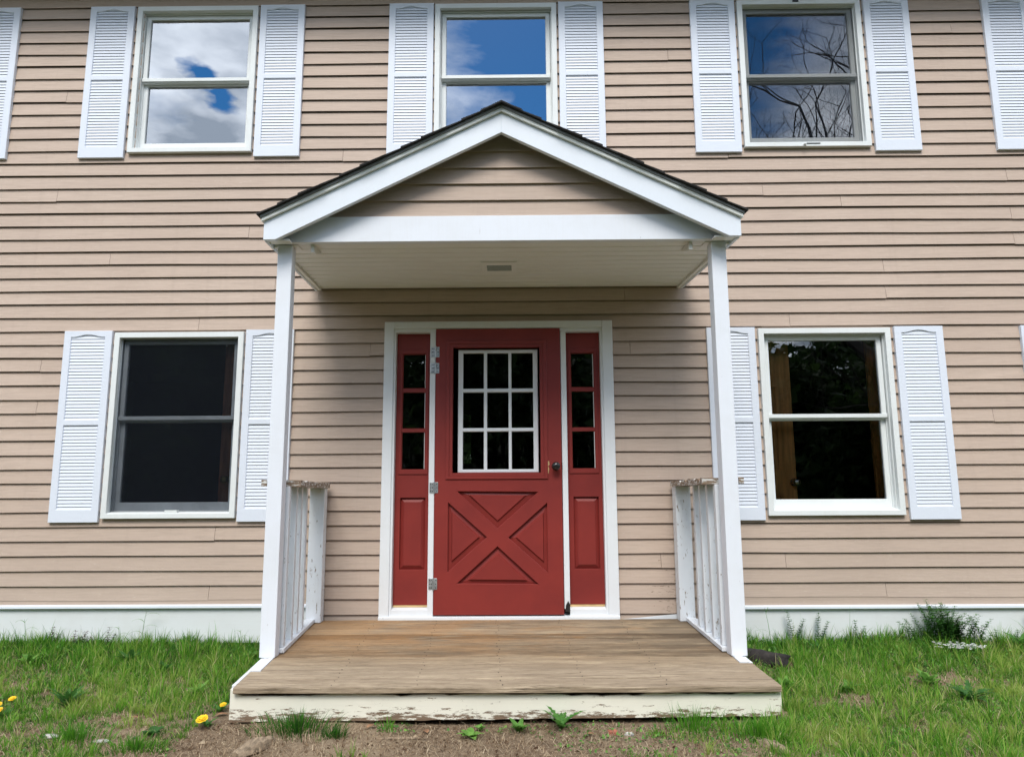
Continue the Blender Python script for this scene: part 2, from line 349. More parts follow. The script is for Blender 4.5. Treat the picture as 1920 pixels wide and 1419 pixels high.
def plate(name, mat, parent, outer, holes, y_front, thick, bev=.0015, **kw):
    """flat board with holes cut through, from a filled 2-D curve: polygons in (x,z)"""
    cu = bpy.data.curves.new(name, 'CURVE'); cu.dimensions = '2D'; cu.fill_mode = 'BOTH'; cu.extrude = thick / 2 - bev; cu.bevel_depth = bev; cu.bevel_resolution = 0
    cu.offset = -bev
    for poly in [outer] + holes:
        sp = cu.splines.new('POLY'); sp.points.add(len(poly) - 1); sp.use_cyclic_u = True
        for p, q in zip(sp.points, poly): p.co = (q[0], q[1], 0, 1)
    tmp = bpy.data.objects.new('tmp', cu); COL.objects.link(tmp)
    dg = bpy.context.evaluated_depsgraph_get(); me = bpy.data.meshes.new_from_object(tmp.evaluated_get(dg)); bpy.data.objects.remove(tmp)
    c = Vector((sum(p[0] for p in outer) / len(outer), y_front + thick / 2, min(p[1] for p in outer)))
    for v in me.vertices: v.co = Vector((v.co.x, y_front + thick / 2 - v.co.z, v.co.y)) - c
    bm = bmesh.new(); bm.from_mesh(me); bmesh.ops.remove_doubles(bm, verts=bm.verts, dist=1e-5); bmesh.ops.recalc_face_normals(bm, faces=bm.faces); bm.to_mesh(me); bm.free()
    for p in me.polygons: p.use_smooth = False
    me.materials.clear(); me.materials.append(mat); me.name = name
    o = bpy.data.objects.new(name, me); link(o, parent, c); return tag(o, **kw)
def R4(x0, x1, z0, z1): return [(x0, z0), (x1, z0), (x1, z1), (x0, z1)]

# ------------------------------------------------------------------ ground
def gz(x, y):
    x = np.asarray(x, float); y = np.asarray(y, float)
    z = -.205 + .072 * np.clip(y, -2.2, .5) + .02 * np.clip(y + 2.2, -40, 0)
    z = z + .010 * np.sin(x * 2.1 + 1.3) * np.cos(y * 2.7) + .007 * np.sin(x * 5.3) * np.sin(y * 4.1 + 2)
    return z
def gzs(x, y): return float(gz(x, y))
def grid_ground():
    xs = np.concatenate([np.linspace(-160, -8, 12)[:-1], np.linspace(-8, 8, 161), np.linspace(8, 160, 12)[1:]])
    ys = np.concatenate([np.linspace(-160, -6, 12)[:-1], np.linspace(-6, .6, 67), np.linspace(.6, 120, 12)[1:]])
    X, Y = np.meshgrid(xs, ys); Z = gz(X, Y); Z = np.where(Y > .6, Z - .0, Z)
    near = (np.abs(X) < 8) & (Y > -6) & (Y < .6)
    nz_ = np.array([mnoise.noise((a * 6, b * 6, 0)) for a, b in zip(X.ravel(), Y.ravel())]).reshape(X.shape)
    Z = Z + np.where(near, nz_ * .010, 0)
    vs = np.stack([X, Y, Z], -1).reshape(-1, 3); nx = len(xs); fs = []
    for j in range(len(ys) - 1):
        for i in range(nx - 1): a = j * nx + i; fs.append((a, a + 1, a + 1 + nx, a + nx))
    me = bpy.data.meshes.new('ground'); me.from_pydata(vs.tolist(), [], fs); me.shade_smooth(); me.materials.append(GROUND)
    return tag(link(bpy.data.objects.new('ground', me)), kind='structure')
grid_ground()

# ------------------------------------------------------------------ house
house = empty('house', (0, .1, -.2), 'two storey house with tan clapboard siding, white shutters and a red front door', 'house')
HX = 5.4
OPEN_LOW = [(-2.81, -1.925, .70, 1.985), (1.96, 2.858, .70, 1.98)]
OPEN_UP = [(-2.83, -1.945, 3.49, 4.655), (-.455, .435, 3.49, 4.65), (1.945, 2.842, 3.485, 4.655)]
DOOROPEN = (-.79, .79, -.03, 2.04)
OPENS = OPEN_LOW + OPEN_UP + [DOOROPEN]
def wall_cells(x0, x1, z0, z1, opens):
    xs = sorted({x0, x1, *[o[0] for o in opens], *[o[1] for o in opens]}); zs = sorted({z0, z1, *[o[2] for o in opens], *[o[3] for o in opens]})
    for a, b in zip(xs, xs[1:]):
        run = None
        for c, d in zip(zs, zs[1:]):
            mx_, mz = (a + b) / 2, (c + d) / 2
            hit = any(o[0] < mx_ < o[1] and o[2] < mz < o[3] for o in opens)
            if hit:
                if run: yield a, b, run[0], run[1]; run = None
            else: run = (run[0], d) if run else (c, d)
        if run: yield a, b, run[0], run[1]
m = MB()
for a, b, c, d in wall_cells(-HX, HX, -.2, 5.2, OPENS): m.box(a, b, .050, .15, c, d)
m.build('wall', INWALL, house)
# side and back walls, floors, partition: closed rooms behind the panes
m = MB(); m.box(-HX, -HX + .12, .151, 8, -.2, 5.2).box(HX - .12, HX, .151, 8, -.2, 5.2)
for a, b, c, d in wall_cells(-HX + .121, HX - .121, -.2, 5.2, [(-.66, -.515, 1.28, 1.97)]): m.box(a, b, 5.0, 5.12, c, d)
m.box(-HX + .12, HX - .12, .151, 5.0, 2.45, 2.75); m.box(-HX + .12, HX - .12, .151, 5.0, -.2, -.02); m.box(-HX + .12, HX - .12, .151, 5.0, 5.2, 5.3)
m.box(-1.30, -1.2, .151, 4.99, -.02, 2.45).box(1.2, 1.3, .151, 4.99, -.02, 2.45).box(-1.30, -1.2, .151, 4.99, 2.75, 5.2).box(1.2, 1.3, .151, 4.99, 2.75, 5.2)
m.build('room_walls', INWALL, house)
box('foundation', CONC, house, -HX, HX, .075, .14, -.7, -.2)
# roof above the frame
m = MB(); m.prism_x([(-.42, 4.99), (-.42, 5.08), (4, 7.0), (8.5, 5.1), (8.5, 5.0)], -HX - .3, HX + .3); m.build('roof', SHINGLE, house)
box('eave_soffit', WHITE, house, -HX - .3, HX + .3, -.42, .02, 4.93, 4.985)
box('corner_board', WHITE, house, -HX - .02, -HX + .1, .0, .041, -.2, 4.93, .002); box('corner_board', WHITE, house, HX - .1, HX + .02, .0, .041, -.2, 4.93, .002)
m = MB(); m.box(-HX, -HX + .1, 5.12, 8, -.2, 5.2)

# clapboards: one object per board
E_ = .10253; ZT = 4.711
def board(cells, ztop_full, zb, parent, name='clapboard', yb=.021, yt=.037, mat=SIDING, slant=None, wob=0.0, lap=.010, back=.0485):
    """cells: (x0,x1,za,zb) clipped; front face leans from yt at the top to yb at the bottom edge"""
    mb = MB(); hang = rj.uniform(-.0035, .0035) if wob else 0
    for (x0, x1, c0, c1) in cells:
        f = lambda z: yb + (yt - yb) * (z - zb) / (ztop_full - zb)
        full_bottom = abs(c0 - zb) < 1e-4
        if full_bottom:
            pts = [(f(c0), c0), (back, c0 + .012 if c1 - c0 > .02 else c0 + .001), (back, c1), (f(c1), c1)]
            pts = [(f(c0), c0), (f(c0) + .005, c0 + .001), (back, c0 + min(.018, (c1 - c0) * .5)), (back, c1)] + ([(.0455, c1), (.0455, c1 - .0118), (f(c1 - .0118), c1 - .0118)] if abs(c1 - ztop_full) < 1e-4 and c1 - c0 > .05 else [(f(c1), c1)])
        else: pts = [(f(c0), c0), (back, c0), (back, c1), (f(c1), c1)]
        seg = max(1, int((x1 - x0) / .45)); n = len(pts); vs = []
        for i in range(seg + 1):
            x = x0 + (x1 - x0) * i / seg
            dz = wob * mnoise.noise((x * .9, zb * 7, 3)) + hang if full_bottom else 0
            for k, (y, z) in enumerate(pts): vs.append((x, y, z + (dz if k < 2 and full_bottom else 0)))
        fs = [tuple(range(n)), tuple(range(seg * n, seg * n + n))[::-1]]
        for i in range(seg):
            for k in range(n): fs.append((i * n + k, i * n + (k + 1) % n, (i + 1) * n + (k + 1) % n, (i + 1) * n + k))
        mb.add(vs, fs)
    return mb.build(name, mat, parent)
JOINTS = {}     # butt joints read off the photograph (row from the top, x)
def row_of(z): return int(round((ZT - z) / E_))
for (x, z) in [(-2.24, 2.11), (-1.68, 2.45), (-1.66, .60), (-2.03, .55), (-2.05, .11), (2.17, 2.08), (2.03, 3.16), (2.62, 3.05), (-2.95, 2.6), (1.78, 3.42), (-1.2, 3.39), (2.03, .37), (2.72, .15), (-.95, 1.93), (.95, 2.28), (-1.9, 2.85), (.98, 1.9), (1.15, .35), (-3.4, 3.1)]:
    r = int(math.ceil((ZT - z) / E_)); JOINTS.setdefault(r, []).append(x)
rj = random.Random(5)
for r in range(-2, 48):
    zb = ZT - r * E_; zt_ = zb + E_ + .006
    x0, x1 = -HX + .1, HX - .1
    if zb < .05 - .001:
        x0, x1 = -1.335, 1.40
        if zt_ < -.03: continue
    opens = [(o[0], o[1], max(o[2], -9), o[3]) for o in OPENS if o[2] < zt_ - 1e-3 and o[3] > zb + 1e-3]
    cuts = JOINTS.get(r, [])[:]
    if x0 < -3:
        if not any(c < -1 for c in cuts) and rj.random() < .3: cuts.append(rj.choice([-4.6, -3.4, -2.0, -1.6, .0]))
        if not any(c > 1 for c in cuts) and rj.random() < .35: cuts.append(rj.choice([4.4, 3.6, 2.9, 1.7, .4]))
        if r < 24 and not cuts: cuts.append(rj.choice([-4.2, -.7, .8, 3.9, 1.35]))
    xs = sorted({x0, x1, *[o[0] for o in opens], *[o[1] for o in opens], *cuts})
    group = []
    def flush():
        global group
        if group:
            lo = zb if zb > .05 or x0 > -3 else zb
            board(group, zt_, zb, house, wob=.0065)
        group = []
    for a, b in zip(xs, xs[1:]):
        if a in cuts: flush()
        mid = (a + b) / 2; o = [q for q in opens if q[0] < mid < q[1]]
        lo, hi = (zb if zb > -.06 else -.06), zt_
        if not o: group.append((a + (.0012 if a in cuts else 0), b - (.0012 if b in cuts else 0), lo, hi)); continue
        q = o[0]; done = False
        if q[3] < hi - .012: group.append((a, b, q[3], hi)); done = True
        elif q[2] > lo + .004: group.append((a, b, lo, q[2])); done = True
        if not done: flush()
    flush()
MB().prism_y([(.85, -.065), (1.26, -.065), (1.26, -.010), (.85, -.045)], .014, .020).build('sill_board', DOORTRIM, house, .001)
# sliver of siding above the skirt, water table and skirt panels
for xa, xb, zl in [(-HX + .1, -1.34, .068), (1.402, HX - .1, .045)]:
    box('clapboard', SIDING, house, xa, xb, .024, .0485, zl - .012, ZT - 45 * E_ - .006 + .012)
    MB().prism_x([(-.008, zl - .022), (-.008, zl - .005), (.0485, zl + .004), (.0485, zl - .022)], xa, xb).build('water_table', WHITE, house, .0015)
    box('skirt_panel', SKIRTM, house, xa, xb, .018, .041, zl - .26, zl - .0225, .0015)

# ------------------------------------------------------------------ shutters
def make_shutter(w, h, z_mid, npan=(22, 22)):
    """local coordinates: x 0..w, z 0..h, back at y=0, front y=-.028"""
    st = .052
    f = MB()
    arch = [(st, h - .048)]
    N = 18
    for i in range(N + 1):
        t = i / N; x = st + (w - 2 * st) * t
        arch.append((x, h - .048 + .019 * (math.sin(math.pi * min(max((t - .08) / .84, 0), 1)) ** 1.6)))
    arch.append((w - st, h - .048))
    outer = R4(0, w, 0, h)
    hole_top = [(st, z_mid + .020), (w - st, z_mid + .020)] + arch[1:-1][::-1]
    hole_bot = R4(st, w - st, .092, z_mid - .020)
    o = plate('shutter', VINYL, None, outer, [hole_top, hole_bot], -.030, .030, .0022)
    me = o.data; c = o.location.copy()
    for v in me.vertices: v.co += c
    bpy.data.objects.remove(o)
    l = MB(); p = .0236
    for z0, z1 in ((.092, z_mid - .020), (z_mid + .020, h - .032)):
        n = int((z1 - z0) / p)
        for i in range(n + 1):
            z = z0 + i * (z1 - z0) / n - .004
            l.add([(st - .002, -.0245, z), (w - st + .002, -.0245, z), (w - st + .002, -.0200, z + .0200), (st - .002, -.0200, z + .0200),
                   (st - .002, -.0150, z + .0200), (w - st + .002, -.0150, z + .0200), (w - st + .002, -.0190, z), (st - .002, -.0190, z)],
                  [(0, 1, 2, 3), (3, 2, 5, 4), (4, 5, 6, 7), (7, 6, 1, 0)])
    l.box(st - .01, w - st + .01, -.006, -.001, .08, h - .02)
    lm = bpy.data.meshes.new('louvres'); lm.from_pydata(l.v, [], l.f); lm.materials.append(VINYL)
    return me, lm
SHU = make_shutter(.354, 1.290, .672); SHL = make_shutter(.357, 1.402, .717)
def place_shutter(x, z, S, tilt=0.0):
    o = bpy.data.objects.new('shutter', S[0]); link(o, house, (x, .030, z)); o.rotation_euler.y = tilt
    l = bpy.data.objects.new('louvres', S[1]); link(l, o, (x, .030, z)); l['kind'] = 'stuff'
for x in (-4.175, -3.257, -1.890, -.860, .487, 1.531, 2.912, 3.843): place_shutter(x, 3.412, SHU, rj.uniform(-.003, .003))
for x in (-3.226, -1.872, 1.543, 2.926, 3.855): place_shutter(x, .638 if x < 0 else .628, SHL, rj.uniform(-.003, .003))

# ------------------------------------------------------------------ windows
def make_window(x0, x1, z0, z1, zr, upper, glass, screen=False, grey=False, latch=False):
    c = .040; FR = GREYTRACK if grey else WINWHITE
    wdw = plate('window', WINWHITE, house, R4(x0, x1, z0, z1), [R4(x0 + c, x1 - c, z0 + c * .9, z1 - c)], -.006, .040, .002)
    ix0, ix1, iz0, iz1 = x0 + c, x1 - c, z0 + c * .9, z1 - c
    # jamb liner in steps
    j = plate('jamb', FR, wdw, R4(ix0 - .012, ix1 + .012, iz0 - .012, iz1 + .012), [R4(ix0 + .006, ix1 - .006, iz0 + .004, iz1 - .006)], .034, .034, .001)
    j2 = plate('jamb', FR, wdw, R4(ix0 - .012, ix1 + .012, iz0 - .012, iz1 + .012), [R4(ix0 + .012, ix1 - .012, iz0 + .006, iz1 - .012)], .068, .034, .001)
    MB().prism_x([(.0, iz0 + .002), (.104, iz0 + .022), (.104, iz0 - .01), (.0, iz0 - .01)], ix0 + .001, ix1 - .001).build('sill', WINWHITE, wdw, .001)
    # upper sash (outer) and lower sash (inner)
    s = .034
    ax0, ax1 = ix0 + .011, ix1 - .011
    us = plate('sash', FR, wdw, R4(ax0, ax1, zr - .018, iz1 - .008), [R4(ax0 + s, ax1 - s, zr + .016, iz1 - .008 - s)], .050, .030, .003)
    ls = plate('sash', FR, wdw, R4(ax0 - .002, ax1 + .002, iz0 + .016, zr + .010), [R4(ax0 + s, ax1 - s, iz0 + .078, zr - .026)], .082, .030, .003)
    MB().box(ax0 + s - .005, ax1 - s + .005, .066, .070, zr + .012, iz1 - .003 - s).build('pane', glass, wdw)
    MB().box(ax0 + s - .005, ax1 - s + .005, .098, .102, iz0 + .073, zr - .022).build('pane', glass, wdw)
    box('meeting_rail', FR, wdw, ax0, ax1, .040, .0495, zr - .010, zr + .018, .002)
    if screen: MB().box(ix0 + .004, ix1 - .004, .0375, .0385, iz0 + .01, iz1 - .01).build('screen', SCREEN, wdw)
    if latch:
        MB().lathe(((x0 + x1) / 2 - .03, -.016, z0 + .015), (0, -1, 0), [(-.01, .010), (.0, .012), (.006, .012), (.012, .006)], 8).build('latch', WINWHITE, wdw)
        MB().box((x0 + x1) / 2 - .02, (x0 + x1) / 2 + .09, -.011, -.0062, z0 + .020, z0 + .025).build('hook', BLACKM, wdw)
        box('catch', BLACKM, wdw, (x0 + x1) / 2 - .045, (x0 + x1) / 2 - .0, -.012, -.0062, z1 - .022, z1 - .002)
    return wdw
wLL = make_window(-2.849, -1.886, .664, 2.025, 1.385, False, GLASS, screen=True, grey=True)
wLR = make_window(1.922, 2.892, .660, 2.020, 1.370, False, GLASS)
wUL = make_window(-2.873, -1.909, 3.452, 4.693, 4.08, True, GLASSUP)
wUC = make_window(-.493, .471, 3.452, 4.690, 4.08, True, GLASSUP)
wUR = make_window(1.906, 2.880, 3.449, 4.692, 4.06, True, GLASSUP, screen=True, latch=True)
MB().box(-2.39, -2.30, -.002, .03, .700, .722).build('paint_tape', WINWHITE, wLL)

# rooms: doors standing open inside
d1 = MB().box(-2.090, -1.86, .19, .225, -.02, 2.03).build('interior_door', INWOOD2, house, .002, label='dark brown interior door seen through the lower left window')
MB().lathe((-2.028, .19, .94), (0, -1, 0), [(0, .03), (.006, .03), (.012, .013), (.03, .013), (.04, .026), (.055, .030), (.066, .022), (.07, .006)], 16).build('knob', BRASS, d1, smooth=True)
d2 = empty('interior_door', (2.2, .55, -.02), 'orange brown wooden interior door seen through the lower right window', parent=house)
plate('door_leaf', INWOOD, d2, R4(1.60, 2.235, -.02, 2.03), [R4(1.74, 2.11, 1.00, 1.62), R4(1.74, 2.11, .2, .80)], .27, .036, .004)
box('door_panel', INWOOD, d2, 1.73, 2.12, .282, .298, .18, 1.64)
MB().lathe((2.215, .27, .90), (0, -1, 0), [(0, .03), (.006, .03), (.012, .013), (.03, .013), (.04, .026), (.055, .030), (.066, .022), (.07, .006)], 16).build('knob', NICKEL, d2, smooth=True)
box('interior_casing', INWOOD, house, 2.815, 2.90, .24, .27, -.02, 2.0)

# ------------------------------------------------------------------ front door unit
cas = MB()
cas.box(-.838, -.768, -.016, .034, -.028, 2.088).box(.768, .844, -.016, .034, -.028, 2.088).box(-.768, .768, -.016, .034, 2.036, 2.088)
cas.build('door_casing', DOORTRIM, house, .003)
ij = MB(); ij.box(-.768, -.752, -.004, .10, -.02, 2.036).box(.752, .768, -.004, .10, -.02, 2.036).box(-.752, .752, -.004, .10, 2.010, 2.036)
ij.build('door_jamb', DOORTRIM, house, .002)
box('mullion', DOORTRIM, house, -.499, -.459, -.010, .10, -.018, 2.010, .002)
box('mullion', DOORTRIM, house, .461, .500, -.010, .10, .030, 2.010, .002)
MB().prism_x([(-.030, -.052), (-.030, -.020), (.10, -.004), (.10, -.052)], -.838, .844).build('door_sill', DOORTRIM, house, .002)
box('sill_gap_board', CONC, house, -.82, .82, -.016, .04, -.075, -.053)
def sidelight(x0, x1, px0, px1, zoff=0.0):
    rows = [(1.600, 1.853), (1.302, 1.568), (1.005, 1.273)]
    pan = R4(x0 + .042, x1 - .030, .296, .800)
    o = plate('sidelight', RED, house, R4(x0, x1, .052, 2.009), [R4(px0, px1, a, b) for a, b in rows] + [pan], .052, .036, .002,
              label='narrow red sidelight with three dark panes')
    # moulding frame round the three panes, sunk raised panel, sill
    plate('glazing_bead', RED, o, R4(px0 - .024, px1 + .024, .968, 1.885), [R4(px0 - .004, px1 + .004, .998, 1.859)], .044, .008, .002)
    rp = MB(); a, b, c, d = x0 + .042, x1 - .030, .296, .800; s = .030
    rp.add([(a, .074, c), (b, .074, c), (b, .074, d), (a, .074, d), (a + s, .056, c + s), (b - s, .056, c + s), (b - s, .056, d - s), (a + s, .056, d - s)],
           [(0, 1, 5, 4), (1, 2, 6, 5), (2, 3, 7, 6), (3, 0, 4, 7), (4, 5, 6, 7)]).build('raised_panel', RED, o, fix=False)
    for a_, b_ in rows: MB().box(px0 - .003, px1 + .003, .068, .072, a_ - .003, b_ + .003).build('pane', DOORGLASS, o)
    for a_, b_ in rows:                                   # cracked putty line at the glass edge
        MB().box(px1 - .0045, px1 + .0, .060, .0675, a_ + .002, b_ - .002).build('putty', WINWHITE, o)
    MB().prism_x([(-.004, -.018), (-.004, .026), (.052, .038), (.052, -.018)], x0, x1).build('sidelight_sill', DOORTRIM, o, .001)
    box('bare_wood_strip', RAWWOOD, o, x0 + .004, x1 - .004, .047, .075, .0385, .0515)
    return o
sidelight(-.752, -.499, -.704, -.539); sidelight(.500, .752, .541, .705)

door = empty('front_door', (0, 0, -.01), 'red front door with a nine light window above a crossbuck panel', parent=house)
T = [[(-.293, .843), (.283, .836), (-.006, .583)], [(-.357, .764), (-.082, .522), (-.357, .285)], [(.347, .758), (.347, .278), (.071, .518)], [(-.289, .206), (-.006, .457), (.280, .198)]]
DW = R4(-.330, .306, .972, 1.892)
plate('door_slab', RED, door, R4(-.457, .4575, -.008, 2.031), [DW] + T, -.014, .030, .003)
box('door_back', RED, door, -.455, -.33, .0165, .034, 0, 2.03); box('door_back', RED, door, .306, .455, .0165, .034, 0, 2.03)
box('door_back', RED, door, -.33, .306, .0165, .034, 0, .972); box('door_back', RED, door, -.33, .306, .0165, .034, 1.892, 2.03)
for t in T:
    c = (sum(p[0] for p in t) / 3, sum(p[1] for p in t) / 3)
    ins = lambda k: [(c[0] + (p[0] - c[0]) * k, c[1] + (p[1] - c[1]) * k) for p in t]
    a, b, d = ins(1.02), ins(.74), ins(.67); mb = MB()
    vs = [(x, .012, z) for x, z in a] + [(x, .006, z) for x, z in b] + [(x, -.007, z) for x, z in d]
    fs = [(6, 7, 8)]
    for r0 in (0, 3):
        for k in range(3): fs.append((r0 + k, r0 + (k + 1) % 3, r0 + 3 + (k + 1) % 3, r0 + 3 + k))
    mb.add(vs, fs).build('raised_panel', RED, door)
# moulding round the window opening
mo = [R4(-.377, .357, .928, 1.940), R4(-.352, .330, .948, 1.915)]
plate('window_moulding', RED, door, mo[0], [mo[1]], -.024, .010, .003)
plate('window_moulding', RED, door, R4(-.352, .330, .948, 1.915), [R4(-.330, .306, .974, 1.890)], -.019, .005, .0015)
cols = [(-.258, -.105), (-.081, .076), (.098, .257)]; rws = [(1.589, 1.855), (1.299, 1.562), (1.000, 1.273)]
gr = plate('muntin_grille', DOORTRIM, door, R4(-.294, .292, .976, 1.882), [R4(a, b, c, d) for a, b in cols for c, d in rws], .026, .018, .004)
for a, b in cols:
    for c, d in rws: MB().box(a - .004, b + .004, .046, .050, c - .004, d + .004).build('pane', DOORGLASS, gr)
kn = MB().lathe((.414, -.014, 1.018), (0, -1, 0), [(0, .030), (.004, .030), (.008, .012), (.028, .011), (.034, .022), (.045, .0285), (.058, .0285), (.068, .020), (.071, .006)], 18).build('knob', BLACKM, door, smooth=True)
box('latch_plate', BLACKM, door, .4575, .4615, -.016, .01, .995, 1.045)
MB().prism_y([(.340, .972), (.362, .968), (.366, 1.0), (.358, 1.02), (.370, 1.03), (.366, 1.056), (.352, 1.052), (.338, 1.03)], -.0150, -.0142).build('chipped_patch', RAWWOOD, door)
for zc, mt in ((1.857, 0), (1.737, 0), (.871, 1), (.203, 1)):
    h = MB(); h.box(-.492, -.461, -.0135, -.0105, zc - .038, zc + .038); h.box(-.451, -.430, -.0175, -.0142, zc - .038, zc + .038)
    h.lathe((-.4560, -.019, zc - .042), (0, 0, 1), [(0, .0062), (.084, .0062)], 8)
    hi = h.build('hinge', STEEL, door, .0008)
    sc = MB()
    for sx in (-.482, -.471, -.440):
        for dz in (-.025, 0, .025): sc.lathe((sx, -.0136 if sx < -.45 else -.0176, zc + dz), (0, -1, 0), [(0, .0035), (.0012, .003)], 6)
    sc.build('screw', BLACKM, hi)
MB().prism_y([(.466, .012), (.497, .012), (.500, .06), (.486, .085), (.470, .055)], -.014, .02).build('rotten_mullion_foot', LOGM, house)

# ------------------------------------------------------------------ porch
porch = empty('porch', (0, -.75, -.25), 'gabled entry porch with white posts, short railings and a weathered wooden deck', 'porch')
SH = lambda v: (v[0] + .008 - .042 * v[1], v[1], v[2])                       # porch sheared sideways with depth to match image coordinates
def RSH(v):                                                               # roof parts also tapered towards the wall to match image coordinates
    t = (1.372 + .062 * (-v[1] / 1.1)) / 1.437; return (v[0] * t + .008 - .042 * v[1], v[1], v[2])
dz = lambda y: -.036 + .0640 * y
def sloped_board(name, mat, x0, x1, y0, y1, th, par, segs=14, wear=.002, seed=0, bev=.002, **kw):
    mb = MB(SH); vs = []; fs = []
    for i in range(segs + 1):
        x = x0 + (x1 - x0) * i / segs; w = wear * mnoise.noise((x * 4, seed * 3.7, 1)); w2 = wear * mnoise.noise((x * 5, seed * 1.7, 8)); w3 = wear * mnoise.noise((x * 9, seed * 1.7, 4))
        vs += [(x, y0 + w, dz(y0) + w2), (x, y1, dz(y1) + w2), (x, y1, dz(y1) - th), (x, y0 + w3, dz(y0) - th)]
    n = 4; fs = [(0, 1, 2, 3), tuple(segs * n + k for k in (3, 2, 1, 0))]
    for i in range(segs):
        for k in range(n): fs.append((i * n + k, i * n + (k + 1) % n, (i + 1) * n + (k + 1) % n, (i + 1) * n + k))
    return mb.add(vs, fs).build(name, mat, par, bev, **kw)
ys = np.linspace(-.022, -1.50, 12)
for i in range(11):
    wide = 1.300 if i < 9 else 1.352; right = 1.300 if i < 8 else 1.368
    sloped_board('deck_board', DECK, -wide, right, ys[i + 1] + .0024 - (.012 if i == 10 else 0), ys[i] - .0020, .028, porch, seed=i + 1, wear=.003 if i < 10 else .008, bev=.003)
# rows of nail heads
nb = MB(SH)
for i in range(11):
    for x in (-.86, -.44, -.02, .40, .82):
        for o_ in (.03, .10):
            y = ys[i + 1] + o_; nb.lathe((x + rj.uniform(-.012, .012), y, dz(y) - .001), (0, 0, 1), [(0, .0035), (.0026, .0032)], 6)
nb.build('nail_heads', LOGM, porch, kind='stuff')
# fascia across the front with a chewed upper edge
fb = MB(SH); N = 90; up = []; 
for i in range(N + 1):
    x = -1.372 + 2.744 * i / N; e = .006 + .020 * max(0, mnoise.noise((x * 3, 2.2, 0))) + .016 * max(0, mnoise.noise((x * 13, 7.2, 0)))
    up.append((x, dz(-1.5) - .031 - (e if abs(x) < 1.33 else 0) + (.020 if abs(x) > 1.352 else 0)))
lo_ = [(1.372 - 2.744 * i / N, -.300 + .022 * ((1.372 - 2.744 * i / N) / 2.744 + .5) + .006 * mnoise.noise((i * .35, 5, 5))) for i in range(N + 1)]
vs = [(x, -1.484, z) for x, z in up] + [(x, -1.484, z) for x, z in lo_[::-1]] + [(x, -1.466, z) for x, z in up] + [(x, -1.466, z) for x, z in lo_[::-1]]
n1 = N + 1; fs = []
for i in range(N):
    fs += [(i, n1 + i, n1 + i + 1, i + 1), (2 * n1 + i, 2 * n1 + i + 1, 3 * n1 + i + 1, 3 * n1 + i), (i, i + 1, 2 * n1 + i + 1, 2 * n1 + i), (n1 + i, 3 * n1 + i, 3 * n1 + i + 1, n1 + i + 1)]
fs += [(0, 2 * n1, 3 * n1, n1), (N, n1 + N, 3 * n1 + N, 2 * n1 + N)]
fb.add(vs, fs).build('fascia_board', FASCIA, porch)
for s in (-1, 1):       # side boards, their top edge shows as a white strip
    mb = MB(SH); xa, xb = sorted((s * 1.372, s * 1.3535)); pts = [(-1.4655, dz(-1.4655) + .0005), (-.02, dz(-.02) + .0005), (-.02, -.24), (-1.4655, -.30)]
    if s > 0: pts = [(-1.4655, dz(-1.4655) - .030), (-1.095, dz(-1.095) - .030), (-1.095, dz(-1.095) + .0005), (-.02, dz(-.02) + .0005), (-.02, -.24), (-1.4655, -.30)]
    mb.prism_x(pts, xa, xb).build('side_board', RAILW, porch, .002)
    mb = MB(SH); xa, xb = sorted((s * 1.353, s * 1.3015)); yq = -1.22 if s < 0 else -1.09; pts = [(yq, dz(yq) + .004), (-.02, dz(-.02) + .004), (-.02, -.11), (yq, -.18)]
    mb.prism_x(pts, xa, xb).build('stringer', RAILW, porch, .002)
# posts
for s in (-1, 1):
    xa, xb = sorted((s * 1.383, s * 1.293))
    MB(SH).box(xa, xb, -.985, -.895, dz(-.985) + .004, 2.345).build('post', POSTW, porch, .004)
    # railing against the wall side: cap, balusters, end post, bottom rail
    rl = empty('railing', (s * 1.33, -.5, -.05), 'left railing with a rotten top cap' if s < 0 else 'right railing with a rotten top cap and flaking end post', parent=porch)
    xa, xb = sorted((s * 1.332, s * 1.228))
    MB(SH).box(xa, xb, -.115, -.022, -.040, .868).build('end_post', RAILW, rl, .003)
    for y in (-.385, -.525, -.672, -.838):
        xa, xb = sorted((s * 1.318, s * 1.281)); jx = rj.uniform(-.003, .003)
        MB(SH).box(xa + jx, xb + jx, y - .018, y + .018, dz(y) + .03, .868).build('baluster', RAILW, rl, .002)
    mb = MB(SH); xa, xb = sorted((s * 1.330, s * 1.268)); mb.prism_x([(-.890, dz(-.89) + .006), (-.116, dz(-.116) + .006), (-.116, dz(-.116) + .03), (-.890, dz(-.89) + .03)], xa, xb).build('bottom_rail', RAILW, rl, .002)
    # cap: splintered plank, notched past the post
    N = 60; vs = []; fs = []
    for i in range(N + 1):
        y = -.018 - .962 * i / N; w = lambda k, a: a * mnoise.noise((y * 14, k * 3.3, s * 2))
        xi, xo = s * (1.212 + max(0, w(1, .018))), s * (1.345 + w(2, .006))
        if i > 51: xi = s * 1.386
        if i > 51: xo = s * (1.42 - .012 * abs(w(5, 1)) * 2)
        vs += [(xi, y, .905 + w(3, .010) - max(0, w(7, .03))), (xo, y, .905 + w(4, .005)), (xo, y, .869), (xi, y, .869 + max(0, w(6, .012)))]
    for i in range(N):
        for k in range(4): fs.append((i * 4 + k, i * 4 + (k + 1) % 4, (i + 1) * 4 + (k + 1) % 4, (i + 1) * 4 + k))
    fs += [(0, 1, 2, 3), tuple(N * 4 + k for k in range(4))]
    MB(SH).add(vs, fs).build('rail_cap', CAPW, rl)
